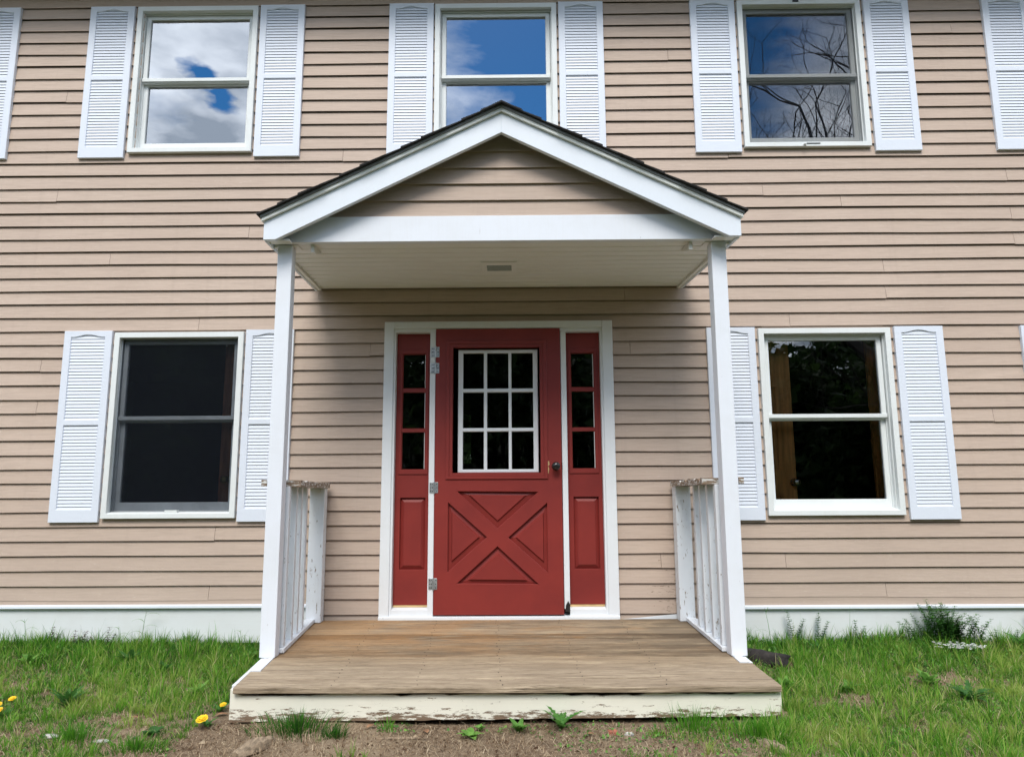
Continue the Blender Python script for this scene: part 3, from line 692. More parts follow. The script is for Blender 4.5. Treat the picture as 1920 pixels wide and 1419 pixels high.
# header beams, soffits, ceiling boards
ZC = 2.352
bm_ = MB(RSH).box(-1.415, 1.415, -1.020, -.975, 2.350, 2.512).build('beam', POSTW, porch, .002)
for s in (-1, 1):
    xa, xb = sorted((s * 1.419, s * 1.392)); MB(RSH).box(xa, xb, -.974, .0, 2.334, 2.362).build('soffit', CEIL, porch, .001)
    xa, xb = sorted((s * 1.437, s * 1.420)); MB(RSH).box(xa, xb, -1.085, .0, 2.330, 2.452).build('eave_fascia', WHITE, porch, .001)
    xa, xb = sorted((s * 1.419, s * 1.290)); MB(RSH).box(xa, xb, -1.085, -1.021, 2.338, 2.3495).build('soffit', CEIL, porch, .001)
    mb = MB(RSH); xa, xb = sorted((s * 1.168, s * 1.190)); mb.prism_x([(-.974, 2.300), (-.94, 2.303), (-.80, 2.351), (-.974, 2.351)], xa, xb).build('bracket', CEIL, porch, .001)
cy = np.linspace(-.974, .015, 12)
for i in range(11):
    y0, y1 = cy[i] + .0015, cy[i + 1] - .0015; ch = .008
    MB(RSH).prism_x([(y0 + ch, ZC), (y1 - ch, ZC), (y1, ZC + ch), (y1, ZC + .014), (y0, ZC + .014), (y0, ZC + ch)], -1.391, 1.391).build('ceiling_board', CEIL, porch)
for s in (-1, 1):
    xa, xb = sorted((s * 1.391, s * 1.27)); MB(RSH).box(xa, xb, -.974, -.88, 2.3455, 2.3515).build('post_head_trim', CEIL, porch, .001)
lt = plate('ceiling_light', CEIL, None, R4(-.125, .115, -.605, -.365), [R4(-.09, .078, -.545, -.415)], 0, .006, .001)
for v in lt.data.vertices:
    w = v.co + lt.location; v.co = (w.x - .0, w.z, ZC - .0065 + w.y)         # turned flat onto the ceiling (x, y, thickness)
me = lt.data; bpy.data.objects.remove(lt)
for v in me.vertices: v.co = Vector(v.co) - Vector((0, -.485, ZC))
lt = bpy.data.objects.new('ceiling_light', me); link(lt, porch, (0.03, -.485, ZC)); lt['label'] = 'small square recessed ceiling light, unlit'
MB().box(-.062, .108, -.546, -.414, ZC - .0045, ZC - .0005).build('lens', LENS, lt)
# gable siding
gzr = [2.512, 2.619, 2.728, 2.832, 2.941, 3.045]
for i in range(5):
    zb, zt_ = gzr[i], min(gzr[i + 1] + .006, 3.06); hb = (3.125 - zb) / .482; ht = max(.01, (3.125 - zt_) / .482)
    fy = lambda z: -1.006 + .016 * (z - zb) / .11
    vs = []
    for (z, hw) in ((zb, hb), (zt_, ht)):
        vs += [(-hw, fy(z), z), (hw, fy(z), z)]
    vs += [(-hb, -.976, zb + .010), (hb, -.976, zb + .010), (-ht, -.976, zt_), (ht, -.976, zt_)]
    MB(RSH).add(vs, [(0, 1, 3, 2), (0, 4, 5, 1), (4, 6, 7, 5), (2, 3, 7, 6), (0, 2, 6, 4), (1, 5, 7, 3)]).build('clapboard', SIDING, porch)
# rake boards, drip edge, roof deck, shingle courses
A = 3.137; SL = .482; TW = 1.437
for s in (-1, 1):
    pts = [(0, A - .128), (0, A), (s * TW, A - SL * TW), (s * TW, 2.333), (s * 1.366, 2.333)]
    MB(RSH).prism_y(pts, -1.120, -1.086).build('rake_board', WHITE, porch, .002)
    q = lambda a, b, e, y0, y1, nm, mt: MB(RSH).prism_y([(0, A + a), (0, A + b), (s * (TW + e), A + b - SL * (TW + e)), (s * (TW + e), A + a - SL * (TW + e))], y0, y1).build(nm, mt, porch, .001)
    q(.003, .024, .010, -1.140, -1.10, 'drip_edge', DRIP)
    q(.0245, .040, .014, -1.150, .01, 'roof_sheathing', DRIPSHADE)
    # shingle courses
    nC = 12; run = (TW + .03) / nC
    for k in range(nC):
        for j in range(4):
            ya, yb_ = -1.168 + j * .295 + (.0 if j == 0 else .001) , min(.012, -1.168 + (j + 1) * .295 - .001)
            if j == 0: ya = -1.168 - .006 * ((k * 7) % 3)
            h0 = (TW + .03) - run * k; h1 = max(.0, h0 - run * 1.25); zt0 = A + .042 - SL * h0; zt1 = A + .042 - SL * h1
            MB(RSH).prism_y([(s * h0, zt0), (s * h0, zt0 + .012), (s * h1, zt1 + .002), (s * h1, zt1)], ya, yb_).build('shingle', SHINGLE, porch)
MB(RSH).prism_y([(-.13, A + .052 - .13 * SL), (0, A + .052), (.13, A + .052 - .13 * SL), (.13, A + .062 - .13 * SL), (0, A + .066), (-.13, A + .062 - .13 * SL)], -1.156, .012).build('ridge_cap', SHINGLE, porch)

# ------------------------------------------------------------------ ground cover
def np_mesh(name, V, Fidx, tint, mat):
    me = bpy.data.meshes.new(name); nv, nf = len(V), len(Fidx)
    me.vertices.add(nv); me.vertices.foreach_set('co', V.astype(np.float32).ravel())
    me.loops.add(nf * 3); me.polygons.add(nf)
    me.loops.foreach_set('vertex_index', Fidx.astype(np.int32).ravel())
    me.polygons.foreach_set('loop_start', np.arange(0, nf * 3, 3, dtype=np.int32))
    me.update(calc_edges=True); a = me.attributes.new('tint', 'FLOAT', 'POINT'); a.data.foreach_set('value', tint.astype(np.float32))
    me.materials.append(mat); return me
def blades(x, y, z, h, w, lean, az, face, tint, curl=1.0):
    """vectorised curved blades, 5 triangles each"""
    n = len(x); t = np.array([0, .4, .75, 1.0])
    V = np.zeros((n, 7, 3)); dx, dy = np.cos(az), np.sin(az); fx, fy = np.cos(face), np.sin(face)
    k = 0
    for i, tt in enumerate(t):
        hor = h * np.sin(lean) * tt ** (1 + curl * .8); ver = h * (tt * np.cos(lean * tt))
        ww = w * (1 - tt ** 1.6) * .5
        for sgn in ((-1, 1) if i < 3 else (0,)):
            V[:, k, 0] = x + dx * hor + fx * ww * sgn; V[:, k, 1] = y + dy * hor + fy * ww * sgn; V[:, k, 2] = z + ver; k += 1
    base = np.array([[0, 1, 3], [0, 3, 2], [2, 3, 5], [2, 5, 4], [4, 5, 6]])
    F = (base[None] + (np.arange(n) * 7)[:, None, None]).reshape(-1, 3)
    return V.reshape(-1, 3), F, np.repeat(tint, 7)
def vnoise(x, y, s, seed=0): return np.array([mnoise.noise((a * s, b * s, seed)) for a, b in zip(x, y)])
def inside_deck(x, y): return (x > -1.40) & (x < 1.50) & (y > -1.50)
def density(x, y):
    n1, n2 = vnoise(x, y, 1.6, 3), vnoise(x, y, 4.5, 9)
    d = np.where(y > -1.0, 1.0, np.clip(1.0 + (y + 1.0) * .95, .45, 1))
    right = x > 1.2
    d = np.where(right, np.clip(1.05 + (y + 1.0) * .12, .75, 1), d)
    d = d + .75 * n1 * np.where(y > -.6, .15, np.where(right, .55, 1)) + .9 * n2 * np.where(y > -.5, .1, np.where(right, .6, .8))
    mid = (x > -1.45) & (x < 1.2) & (y < -1.40)
    dm = -.38 + .9 * np.clip(n2, 0, 1) + np.clip((x - .2) * .7, 0, .55) + .5 * n1
    d = np.where(mid, dm, d)
    # bare patches on the right lawn
    for bx, by, r_ in ((1.95, -1.25, .22), (2.55, -.85, .24), (1.65, -.55, .2), (2.1, -1.55, .12), (3.3, -.12, .3)):
        d = d - 1.0 * np.exp(-(((x - bx) / r_) ** 2 + ((y - by) / (r_ * .55)) ** 2))
    return np.clip(d, 0, 1)
def grass():
    P = []
    def clumps(n, xr, yr, per):
        cx = rng.uniform(*xr, n); cy_ = rng.uniform(*yr, n); keep = rng.random(n) < density(cx, cy_); cx, cy_ = cx[keep], cy_[keep]
        k = rng.integers(per[0], per[1], len(cx)); ci = np.repeat(np.arange(len(cx)), k)
        r = np.abs(rng.normal(0, .016, len(ci))); a = rng.uniform(0, 2 * np.pi, len(ci))
        return cx[ci] + r * np.cos(a), cy_[ci] + r * np.sin(a), a, r, ci
    parts = [clumps(10500, (-3.9, -1.3), (-2.35, .10), (10, 22)), clumps(10000, (1.3, 3.9), (-2.35, .10), (10, 22)), clumps(2300, (-1.5, 1.5), (-2.35, -1.48), (8, 18)),
             clumps(2600, (-7, 7), (-5.2, -2.3), (10, 16)), clumps(700, (-7, -3.9), (-2.3, .1), (10, 16)), clumps(700, (3.9, 7), (-2.3, .1), (10, 16))]
    off = 0; X = []; Y = []; AZ = []; RR = []; CI = []
    for p in parts: X.append(p[0]); Y.append(p[1]); AZ.append(p[2]); RR.append(p[3]); CI.append(p[4] + off); off += p[4].max() + 1
    x, y, az, r, ci = map(np.concatenate, (X, Y, AZ, RR, CI))
    ok = ~inside_deck(x, y) & ~((y > .012)); x, y, az, r, ci = x[ok], y[ok], az[ok], r[ok], ci[ok]
    n = len(x); cr_ = rng.random(off)[ci]
    wall = np.clip((y + .75) / .75, 0, 1)
    big = vnoise(x, y, .9, 21)
    h = (.032 + .020 * wall + .050 * cr_ ** 4) * rng.uniform(.55, 1.25, n) * (1 + .35 * big) * np.where((np.abs(x) < 1.5), .85, 1)
    h = h + np.where(rng.random(n) < .010, rng.uniform(.03, .11, n), 0) * (wall > .25)
    coarse = (cr_ > .86); h = h * np.where(coarse, 1.3, 1)
    w = rng.uniform(.0020, .0048, n) * np.where(coarse, 1.45, 1); lean = np.clip(r / .016 * .30 + rng.normal(.25, .25, n), .02, 1.35)
    az = az + rng.normal(0, .6, n)
    dry = vnoise(x, y, 2.6, 33); fine = vnoise(x, y, 9, 61)
    tint = .40 + .20 * rng.normal(0, 1, n) + .16 * (cr_ - .5) - .16 * wall + .15 * big + .22 * fine + .85 * np.clip(dry - .08, 0, 1) * (1 - wall * .7)
    tint = tint + np.where(coarse, .14, 0) + np.where(cr_ < .22, -.22, 0)
    tint = np.where(rng.random(n) < .05 + .12 * (1 - wall), rng.uniform(.8, 1, n), np.clip(tint, 0, .84))
    V, F, T_ = blades(x, y, gz(x, y) - .004, h, w, lean, az, rng.uniform(0, np.pi, n), tint)
    me = np_mesh('grass', V, F, T_, GRASS)
    tag(link(bpy.data.objects.new('grass', me)), 'uneven green lawn grass growing along the foot of the house', 'grass', kind='stuff')
grass()
def litter():
    n = 90000; x = rng.uniform(-4.2, 4.2, n); y = rng.uniform(-2.5, .03, n)
    keep = (rng.random(n) < np.clip(1.25 - density(x, y), .10, 1)) & ~inside_deck(x, y); x, y = x[keep], y[keep]; n = len(x)
    L = rng.uniform(.010, .060, n); az = rng.uniform(0, 2 * np.pi, n)
    V, F, T_ = blades(x, y, gz(x, y) + rng.uniform(.0, .010, n), L, rng.uniform(.0012, .0034, n), np.clip(rng.normal(1.45, .16, n), .9, 1.56), az, az + np.pi / 2, rng.random(n) ** 1.3, .2)
    V[:, 2] = np.minimum(V[:, 2], np.repeat(gz(x, y), 7) + .03)
    tag(link(bpy.data.objects.new('straw_litter', np_mesh('straw_litter', V, F, T_, STRAW))), 'dry straw and dead grass lying on the bare soil', 'straw', kind='stuff')
    # wood chips and crumbs of soil
    mb_v = []; mb_f = []; k = 0
    n = 15000; x = rng.uniform(-3.8, 3.8, n); y = rng.uniform(-2.4, -.9, n)
    keep = (rng.random(n) < np.clip(1.15 - density(x, y), .03, 1)) & ~inside_deck(x, y); x, y = x[keep], y[keep]; n = len(x); z = gz(x, y)
    s = rng.uniform(.002, .009, n) * (1 + (rng.random(n) < .06) * 1.3); V = np.zeros((n, 4, 3)); 
    for q in range(4):
        a = rng.uniform(0, 6.28, n); V[:, q, 0] = x + s * np.cos(a) * (1.2 if q < 2 else .6); V[:, q, 1] = y + s * np.sin(a); V[:, q, 2] = z + (s * .7 if q == 3 else .0) + .001
    F = (np.array([[0, 1, 2], [0, 1, 3], [1, 2, 3], [0, 2, 3]])[None] + (np.arange(n) * 4)[:, None, None]).reshape(-1, 3)
    tag(link(bpy.data.objects.new('wood_chips', np_mesh('wood_chips', V.reshape(-1, 3), F, np.repeat(rng.random(n) ** 1.6, 4), STRAW))), 'small brown wood chips scattered over the soil before the step', 'wood chips', kind='stuff')
litter()
def ground_leaves():    # clover-like low leaves
    n = 26000; x = rng.uniform(-3.9, 3.9, n); y = rng.uniform(-2.3, -.1, n)
    q = vnoise(x, y, 3.3, 50) + .25 * (x > .3)
    keep = (rng.random(n) < np.clip(q * 2.2, .02, 1)) & ~inside_deck(x, y) & ~((np.abs(x + .6) < .8) & (y < -1.62)); x, y = x[keep], y[keep]; n = len(x)
    az = rng.uniform(0, 2 * np.pi, n); s = rng.uniform(.008, .019, n)
    V, F, T_ = blades(x, y, gz(x, y) + rng.uniform(.004, .022, n) + np.clip((y + .9) / .9, 0, 1) * rng.uniform(0, .075, n), s * (1 + .8 * np.clip((y + .9) / .9, 0, 1)), s * .75, np.clip(rng.normal(1.2, .25, n), .5, 1.55), az, az + np.pi / 2, np.clip(rng.normal(.6, .25, n), 0, 1), .1)
    tag(link(bpy.data.objects.new('clover', np_mesh('clover', V, F, T_, LEAFG))), 'low clover and chickweed leaves between the grass tufts', 'clover', kind='stuff')
ground_leaves()

# ------------------------------------------------------------------ single plants
def leaf_strip(mb, base, az, L, W, rise, teeth=0, seg=8, droop=1.0, tw=0.0):
    """a lance leaf, folded along its midrib; toothed when teeth > 0"""
    pts = []
    for i in range(seg + 1):
        t = i / seg; a = rise * (1 - droop * t); 
        pts.append((L * t * math.cos(rise * (1 - t * .6 * droop)), L * (math.sin(rise) * t - droop * .45 * t * t)))
    w0 = lambda t: math.sin(math.pi * min(1, t ** .8 * 1.0)) ** .7 if t < 1 else 0
    vs = []; ca, sa = math.cos(az), math.sin(az)
    for i, (r, h) in enumerate(pts):
        t = i / seg; w = W * .5 * max(.10, w0(t)) if i < seg else .0006
        if teeth and i % 2 and i < seg: w *= .45
        for sgn in (-1, 0, 1):
            ox = w * sgn; vs.append((base[0] + r * ca - ox * sa, base[1] + r * sa + ox * ca, base[2] + h + (abs(sgn) * w * .28)))
    fs = []
    for i in range(seg):
        for k in range(2): fs.append((i * 3 + k, i * 3 + k + 1, (i + 1) * 3 + k + 1, (i + 1) * 3 + k))
    mb.add(vs, fs)
def tinted(o, lo, hi):
    n = len(o.data.vertices); a = o.data.attributes.new('tint', 'FLOAT', 'POINT')
    a.data.foreach_set('value', rng.uniform(lo, hi, n).astype(np.float32)); return o
def rosette(x, y, n, L, W, label, cat, teeth=1, rise=(.35, 1.0), flowers=(), group=None, tint=(.2, .6), seg=9):
    z = gzs(x, y); t = empty('dandelion' if flowers or teeth else 'broadleaf_weed', (x, y, z), label, cat, group=group)
    mb = MB()
    for i in range(n):
        leaf_strip(mb, (x, y, z), 2 * math.pi * i / n + random.uniform(-.3, .3), L * random.uniform(.6, 1.1) * .82, W * random.uniform(.7, 1.1), min(1.45, random.uniform(*rise) + .32), teeth, seg, droop=random.uniform(.45, .95))
    tinted(mb.build('leaves', LEAFG, t, fix=False), *tint)
    for fx, fy, fh, fr in flowers:
        zz_ = gzs(fx, fy)
        st = MB().tube([(x, y, z), ((x + fx) / 2, (y + fy) / 2, z + fh * .6), (fx, fy, zz_ + fh)], .0025, 5).build('stem', LEAFG, t); tinted(st, .5, .8)
        fm = MB(); up = Vector((random.uniform(-.15, .15), -.45, 1)).normalized(); u = up.orthogonal().normalized(); w = up.cross(u); c = Vector((fx, fy, zz_ + fh))
        for ring, (rr, lift, cnt) in enumerate(((1.0, .10, 26), (.78, .30, 22), (.5, .42, 16), (.25, .48, 9))):
            for k in range(cnt):
                a = 2 * math.pi * (k + .5 * ring) / cnt + random.uniform(-.1, .1); d = u * math.cos(a) + w * math.sin(a); s_ = d.cross(up) * fr * .13
                tip = c + d * fr * rr * random.uniform(.9, 1.08) + up * fr * lift; b = c + up * fr * .06
                fm.add([b - s_ * .4, b + s_ * .4, tip + s_, tip - s_], [(0, 1, 2, 3)])
        fm.lathe(c, up, [(0, fr * .55), (fr * .30, fr * .45), (fr * .45, fr * .2), (fr * .48, fr * .02)], 9); fm.build('flower_head', FLOWER, t, fix=False)
    return t
rosette(-2.50, -1.36, 9, .11, .030, 'dandelion with three crowded yellow flower heads at the far left of the lawn', 'dandelion',
        flowers=[(-2.545, -1.37, .070, .023), (-2.515, -1.40, .052, .022), (-2.495, -1.33, .085, .019)])
rosette(-1.395, -1.52, 9, .10, .028, 'dandelion with one large yellow flower near the left end of the step', 'dandelion', flowers=[(-1.405, -1.56, .055, .029)])
rosette(-1.41, -1.33, 8, .10, .030, 'dandelion with a small yellow flower beside the corner of the step', 'dandelion', flowers=[(-1.385, -1.35, .045, .017)])
rosette(-2.26, -1.24, 15, .21, .040, 'large green dandelion rosette without flowers in the left lawn', 'weed', rise=(.5, 1.2), tint=(.1, .45), seg=12)
rosette(.345, -1.57, 12, .19, .046, 'dark toothed dandelion leaves standing up against the cream step board', 'weed', rise=(.5, 1.25), tint=(.25, .7), seg=12)
rosette(.14, -1.60, 14, .10, .034, 'low bright green weed under the middle of the step', 'weed', teeth=0, rise=(.3, .9), tint=(.45, .9))
rosette(-.093, -1.64, 14, .085, .036, 'small round leafed pale green weed on the bare soil before the step', 'weed', teeth=0, rise=(.2, .7), tint=(.6, 1))
rosette(2.55, -1.17, 15, .18, .045, 'dark green broad weed rosette in the right lawn', 'weed', rise=(.3, 1.0), tint=(0, .35), seg=11)
rosette(2.46, -.92, 11, .15, .045, 'pale green upright weed behind the bare patch of the right lawn', 'weed', teeth=0, rise=(.5, 1.2), tint=(.6, 1))
rosette(1.62, -1.02, 12, .13, .034, 'bright green weed beside the right end of the deck', 'weed', teeth=0, rise=(.4, 1.2), tint=(.6, 1))
rosette(3.42, -.30, 9, .22, .05, 'tall broad leafed dock against the right skirt panel', 'weed', teeth=0, rise=(1.1, 1.45), tint=(.3, .7))
rosette(-1.62, -1.62, 9, .09, .05, 'dark round leafed weed left of the step on brown soil', 'weed', teeth=0, rise=(.3, .8), tint=(0, .2))
rosette(-2.35, -.42, 12, .15, .035, 'leafy dark weed in the tall grass near the left skirt panel', 'weed', teeth=0, rise=(.6, 1.3), tint=(.1, .5))
rosette(-1.62, -1.08, 10, .12, .030, 'light green weed clump left of the deck edge', 'weed', teeth=0, rise=(.5, 1.1), tint=(.6, 1))

rosette(-2.95, -.50, 12, .15, .034, 'pale leafy weed at the far left between skirt panel and dandelions', 'weed', teeth=0, rise=(.6, 1.3), tint=(.5, 1))
rosette(-2.02, -.62, 11, .12, .030, 'dark leafy weed in the middle of the left lawn', 'weed', teeth=0, rise=(.6, 1.3), tint=(0, .4))
rosette(-3.20, -.85, 10, .13, .034, 'light green weed clump at the left edge above the dandelions', 'weed', teeth=0, rise=(.6, 1.2), tint=(.5, 1))
rosette(-1.60, -.35, 10, .11, .030, 'small weed in the grass just left of the porch deck', 'weed', teeth=0, rise=(.6, 1.3), tint=(.3, .8))
rosette(2.10, -.28, 12, .14, .030, 'leafy weed in the tall grass under the forked weed stem', 'weed', teeth=0, rise=(.7, 1.3), tint=(.1, .5))
rosette(1.95, -1.05, 10, .12, .034, 'broad green weed above the bare patch nearest the deck', 'weed', teeth=0, rise=(.4, 1.1), tint=(.4, .9))
rosette(-.05, -1.56, 10, .07, .026, 'tiny bright weed touching the foot of the step board', 'weed', teeth=0, rise=(.5, 1.1), tint=(.6, 1))
def tuft(x, y, n, h, label, tint=(.15, .5), spread=.03):
    a = rng.uniform(0, 2 * np.pi, n); r = np.minimum(np.abs(rng.normal(0, spread, n)), spread * 1.7); X = x + r * np.cos(a) * 1.6; Y = y + r * np.sin(a) * .8
    V, F, T_ = blades(X, Y, gz(X, Y) - .004, h * rng.uniform(.5, 1.15, n), rng.uniform(.003, .0055, n), np.clip(r / spread * .35 + rng.normal(.2, .2, n), .02, 1.2), a, rng.uniform(0, np.pi, n), rng.uniform(*tint, n))
    c = np.array([x, y, gzs(x, y)]); me = np_mesh('grass_tuft', V - c, F, T_, GRASS)
    return tag(link(bpy.data.objects.new('grass_tuft', me), None, c), label, 'grass tuft')
tuft(-.93, -1.60, 420, .10, 'dense dark grass tuft against the left part of the step board', (.0, .35), .085)
tuft(-.73, -1.66, 120, .07, 'small dark grass tuft on bare soil left of the middle of the step', (.0, .3), .022)
tuft(-.50, -1.56, 40, .08, 'thin grass tuft growing from under the step board', (.2, .6), .02)
tuft(.98, -1.56, 200, .12, 'tall wispy grass tuft against the right part of the step board', (.2, .6), .06)
tuft(1.28, -1.66, 420, .10, 'wide grass tuft under the right end of the step board', (.25, .65), .10)
tuft(.80, -1.63, 60, .05, 'small bright grass tuft beside the brick fragment', (.4, .7), .02)
tuft(-1.95, -1.70, 330, .085, 'spreading grass tuft at the bottom left of the lawn', (.2, .6), .07)
tuft(-1.62, -1.78, 260, .08, 'grass tuft on the soil left of the dead wood', (.2, .6), .06)
tuft(3.36, -.16, 60, .17, 'upright pale grass tuft right of the white flowers', (.5, .8), .025)

def whorl_stem(mb, x, y, z, h, lean, az, W=.033, gap=.015, r=.0016):
    n = max(3, int(h / gap)); pts = []
    for i in range(n + 1):
        t = i / n; pts.append(Vector((x + math.cos(az) * lean * t * t * h, y + math.sin(az) * lean * t * t * h, z + h * t)))
    mb.tube(pts, [r * (1 - .5 * i / n) for i in range(n + 1)], 4)
    for i, p in enumerate(pts[max(1, n // 5):]):
        k = 6; L = W * random.uniform(.7, 1.1) * (1 - .45 * (i / n) ** 2)
        for j in range(k):
            a = 2 * math.pi * j / k + i * .7; d = Vector((math.cos(a), math.sin(a), random.uniform(-.1, .5))).normalized(); s_ = d.cross(Vector((0, 0, 1))).normalized() * L * .22
            mb.add([p, p + d * L * .55 - s_, p + d * L, p + d * L * .55 + s_], [(0, 1, 2, 3)])
def stem_plant(name, stems, label, cat, mat=WEEDD, tint=(0, .6), group=None):
    x, y = stems[0][:2]; mb = MB()
    for (sx, sy, h, ln, az) in stems: whorl_stem(mb, sx, sy, gzs(sx, sy), h, ln, az)
    o = mb.build(name, mat, None, fix=False); tinted(o, *tint); return tag(o, label, cat, group)
# bushy clump right of the porch
st = []
for i in range(95):
    a = random.uniform(0, 6.28); r = abs(random.gauss(0, .11)); sx = 3.07 + r * math.cos(a) * 1.5; sy = -.14 + r * math.sin(a) * .5
    sy = min(sy, -.03); st.append((sx, sy, random.uniform(.10, .19) + .11 * math.exp(-((sx - 2.97) / .09) ** 2) + .05 * math.exp(-((sx - 3.2) / .05) ** 2), random.uniform(.05, .8), random.uniform(0, 6.28)))
stem_plant('bedstraw_clump', st, 'bushy dark green weed clump against the right skirt panel', 'weed')
for sx, h, lab in ((2.02, .24, 'tall single whorled weed stem left of the others against the right skirt'), (2.19, .21, 'forked whorled weed stem before the right skirt'), (2.45, .15, 'short whorled weed stem before the right skirt'), (3.68, .22, 'whorled weed stem at the far right edge of the skirt')):
    stem_plant('weed_stem', [(sx, -.05, h, .15, random.uniform(0, 6)), (sx + .02, -.06, h * .6, .4, 0.3), (sx + .03, -.05, h * .75, .3, 0)], lab, 'weed', tint=(0, .3))
for sx, h, lab in ((-3.09, .12, 'thin whorled weed stem leftmost before the left skirt'), (-2.93, .10, 'short brown whorled weed between two others before the left skirt'), (-2.86, .10, 'small whorled weed just right of a brown one before the left skirt'), (-2.70, .13, 'tallest of the whorled weed stems before the left skirt')):
    stem_plant('weed_stem', [(sx, -.06, h, .1, 1.0), (sx + .02, -.05, h * .6, .3, .3)], lab, 'weed', mat=BROWNST, tint=(0, 1))
def grass_stalk(x, y, h, lean, label, leaves=3):
    z = gzs(x, y); mb = MB(); pts = [(x + lean * t * t, y, z + h * t) for t in (0, .3, .6, .85, 1)]
    mb.tube(pts, [.0022, .002, .0016, .001, .0006], 4)
    for i in range(leaves):
        t = .35 + .5 * i / max(1, leaves - 1); s_ = 1 if i % 2 else -1
        leaf_strip(mb, (x + lean * t * t, y, z + h * t), (0.2 if s_ > 0 else math.pi - .2), h * .42, .007, 1.1, 0, 7, 1.9)
    leaf_strip(mb, pts[-2], .3, h * .22, .006, 1.4, 0, 5, .3)
    o = mb.build('grass_stalk', GRASS, None, fix=False); tinted(o, .25, .6); return tag(o, label, 'grass stalk')
grass_stalk(-2.46, -.06, .24, .02, 'single tall bent grass stalk in front of the left skirt panel', 4)
grass_stalk(-3.24, -.10, .19, -.02, 'leafy grass stalk at the far left of the skirt panel', 3)
grass_stalk(-2.60, -.09, .15, -.01, 'short leafy grass stalk left of the tall bent one', 3)
grass_stalk(-1.76, -.08, .13, -.015, 'leafy grass stalk near the left porch post', 3)
grass_stalk(1.72, -.07, .26, -.09, 'thin seeding grass stalk leaning left near the right porch post', 1)
grass_stalk(1.86, -.07, .26, -.03, 'fine upright grass stalk right of the leaning one near the porch', 1)
grass_stalk(1.60, -.09, .17, .02, 'short grass stalk nearest the right porch post', 2)
# white flowers: a mat of one plant
t = empty('white_flower_mat', (2.98, -.34, gzs(2.98, -.34)), 'low mat of tiny white flowers before the bushy weed clump', 'flowers')
fm = MB(); lm = MB()
for i in range(95):
    a = random.uniform(0, 6.28); r = math.sqrt(random.random()); fx = 2.96 + .155 * r * math.cos(a) + .02; fy = -.36 + .05 * r * math.sin(a) - .22 * (fx - 2.96); fz = gzs(fx, fy) + random.uniform(.050, .080)
    lm.tube([(fx, fy, fz - .04), (fx, fy, fz)], .001, 3)
    for k in range(5):
        b = 2 * math.pi * k / 5 + a; d = Vector((math.cos(b), math.sin(b) - .2, .25)); p = Vector((fx, fy, fz)); s_ = Vector((-math.sin(b), math.cos(b), 0)) * .0042
        fm.add([p, p + d * .006 - s_, p + d * .0115, p + d * .006 + s_], [(0, 1, 2, 3)])
o = fm.build('petals', PETAL, t, fix=False); o['kind'] = 'stuff'; tinted(lm.build('stems', LEAFG, t, fix=False), .2, .6)['kind'] = 'stuff'

# ------------------------------------------------------------------ loose objects on the ground
def lump(name, c, size, mat, label, cat, seed=0, sub=3, amp=.25, rot=0, boxy=0.0):
    bm = bmesh.new(); bmesh.ops.create_icosphere(bm, subdivisions=sub, radius=1)
    for v in bm.verts:
        p = v.co.copy(); m_ = max(abs(p.x), abs(p.y), abs(p.z)); p = p.lerp(p / m_, boxy)
        p *= 1 + amp * mnoise.noise(v.co * 1.7 + Vector((seed, 0, 0))) + amp * .4 * mnoise.noise(v.co * 5 + Vector((seed, 3, 0)))
        v.co = Vector((p.x * size[0], p.y * size[1], p.z * size[2]))
    me = bpy.data.meshes.new(name); bm.to_mesh(me); bm.free(); me.materials.append(mat); me.shade_smooth()
    o = bpy.data.objects.new(name, me); link(o, None, (c[0], c[1], gzs(c[0], c[1]) + size[2] * .45 + (c[2] if len(c) > 2 else 0))); o.rotation_euler.z = rot
    return tag(o, label, cat)
lump('brick_fragment', (.587, -1.615), (.024, .018, .014), BRICK, 'red broken brick fragment on the soil before the step', 'brick', 3, boxy=.5)
lump('stone', (.665, -1.625), (.022, .013, .011), STONE, 'pale stone right of the brick fragment', 'stone', 5)
lump('stone', (-2.08, -1.66), (.040, .020, .012), STONE, 'flat pale stone between grass tufts at the lower left', 'stone', 8)
lump('stone', (-1.82, -1.70), (.045, .018, .008), STONE, 'flat pale stone beside the grass tuft at the bottom left', 'stone', 12)
lump('stone', (-1.92, -1.98), (.030, .016, .012), STONE, 'grey stone at the bottom edge of the left lawn', 'stone', 15)
lump('timber_edging', (1.66, -.46, .012), (.19, .060, .045), LOGM, 'black rotten timber lying beside the right side of the deck', 'timber', 21, amp=.32, rot=-.85, boxy=.6)
def shard(name, c, L, W, H, az, label, cat, seed):
    mb = MB(); N = 16; vs = []; fs = []; z = gzs(c[0], c[1]); ca, sa = math.cos(az), math.sin(az)
    for i in range(N + 1):
        t = i / N; w = W * (.35 + .65 * math.sin(math.pi * min(1, .15 + t * .8))) * (1 + .25 * mnoise.noise((t * 7, seed, 0))); hh = H * (.5 + .6 * math.sin(math.pi * t)) * (1 + .3 * mnoise.noise((t * 6, seed, 4)))
        for k in range(8):
            a = 2 * math.pi * k / 8; u = w * .5 * math.cos(a); v = max(-.2, math.sin(a)) * hh * (1 + .3 * mnoise.noise((t * 5, k * 1.3, seed)))
            l = (t - .5) * L; vs.append((c[0] + l * ca - u * sa, c[1] + l * sa + u * ca, z + .004 + v))
    for i in range(N):
        for k in range(8): fs.append((i * 8 + k, i * 8 + (k + 1) % 8, (i + 1) * 8 + (k + 1) % 8, (i + 1) * 8 + k))
    fs += [tuple(range(8)), tuple(N * 8 + k for k in range(8))]
    return MB.build(mb.add(vs, fs), name, DEADW, None, label=label, cat=cat)
shard('driftwood', (-1.06, -1.80), .24, .085, .045, 1.15, 'weathered grey brown wood splinter on the soil at the bottom left', 'wood', 3)
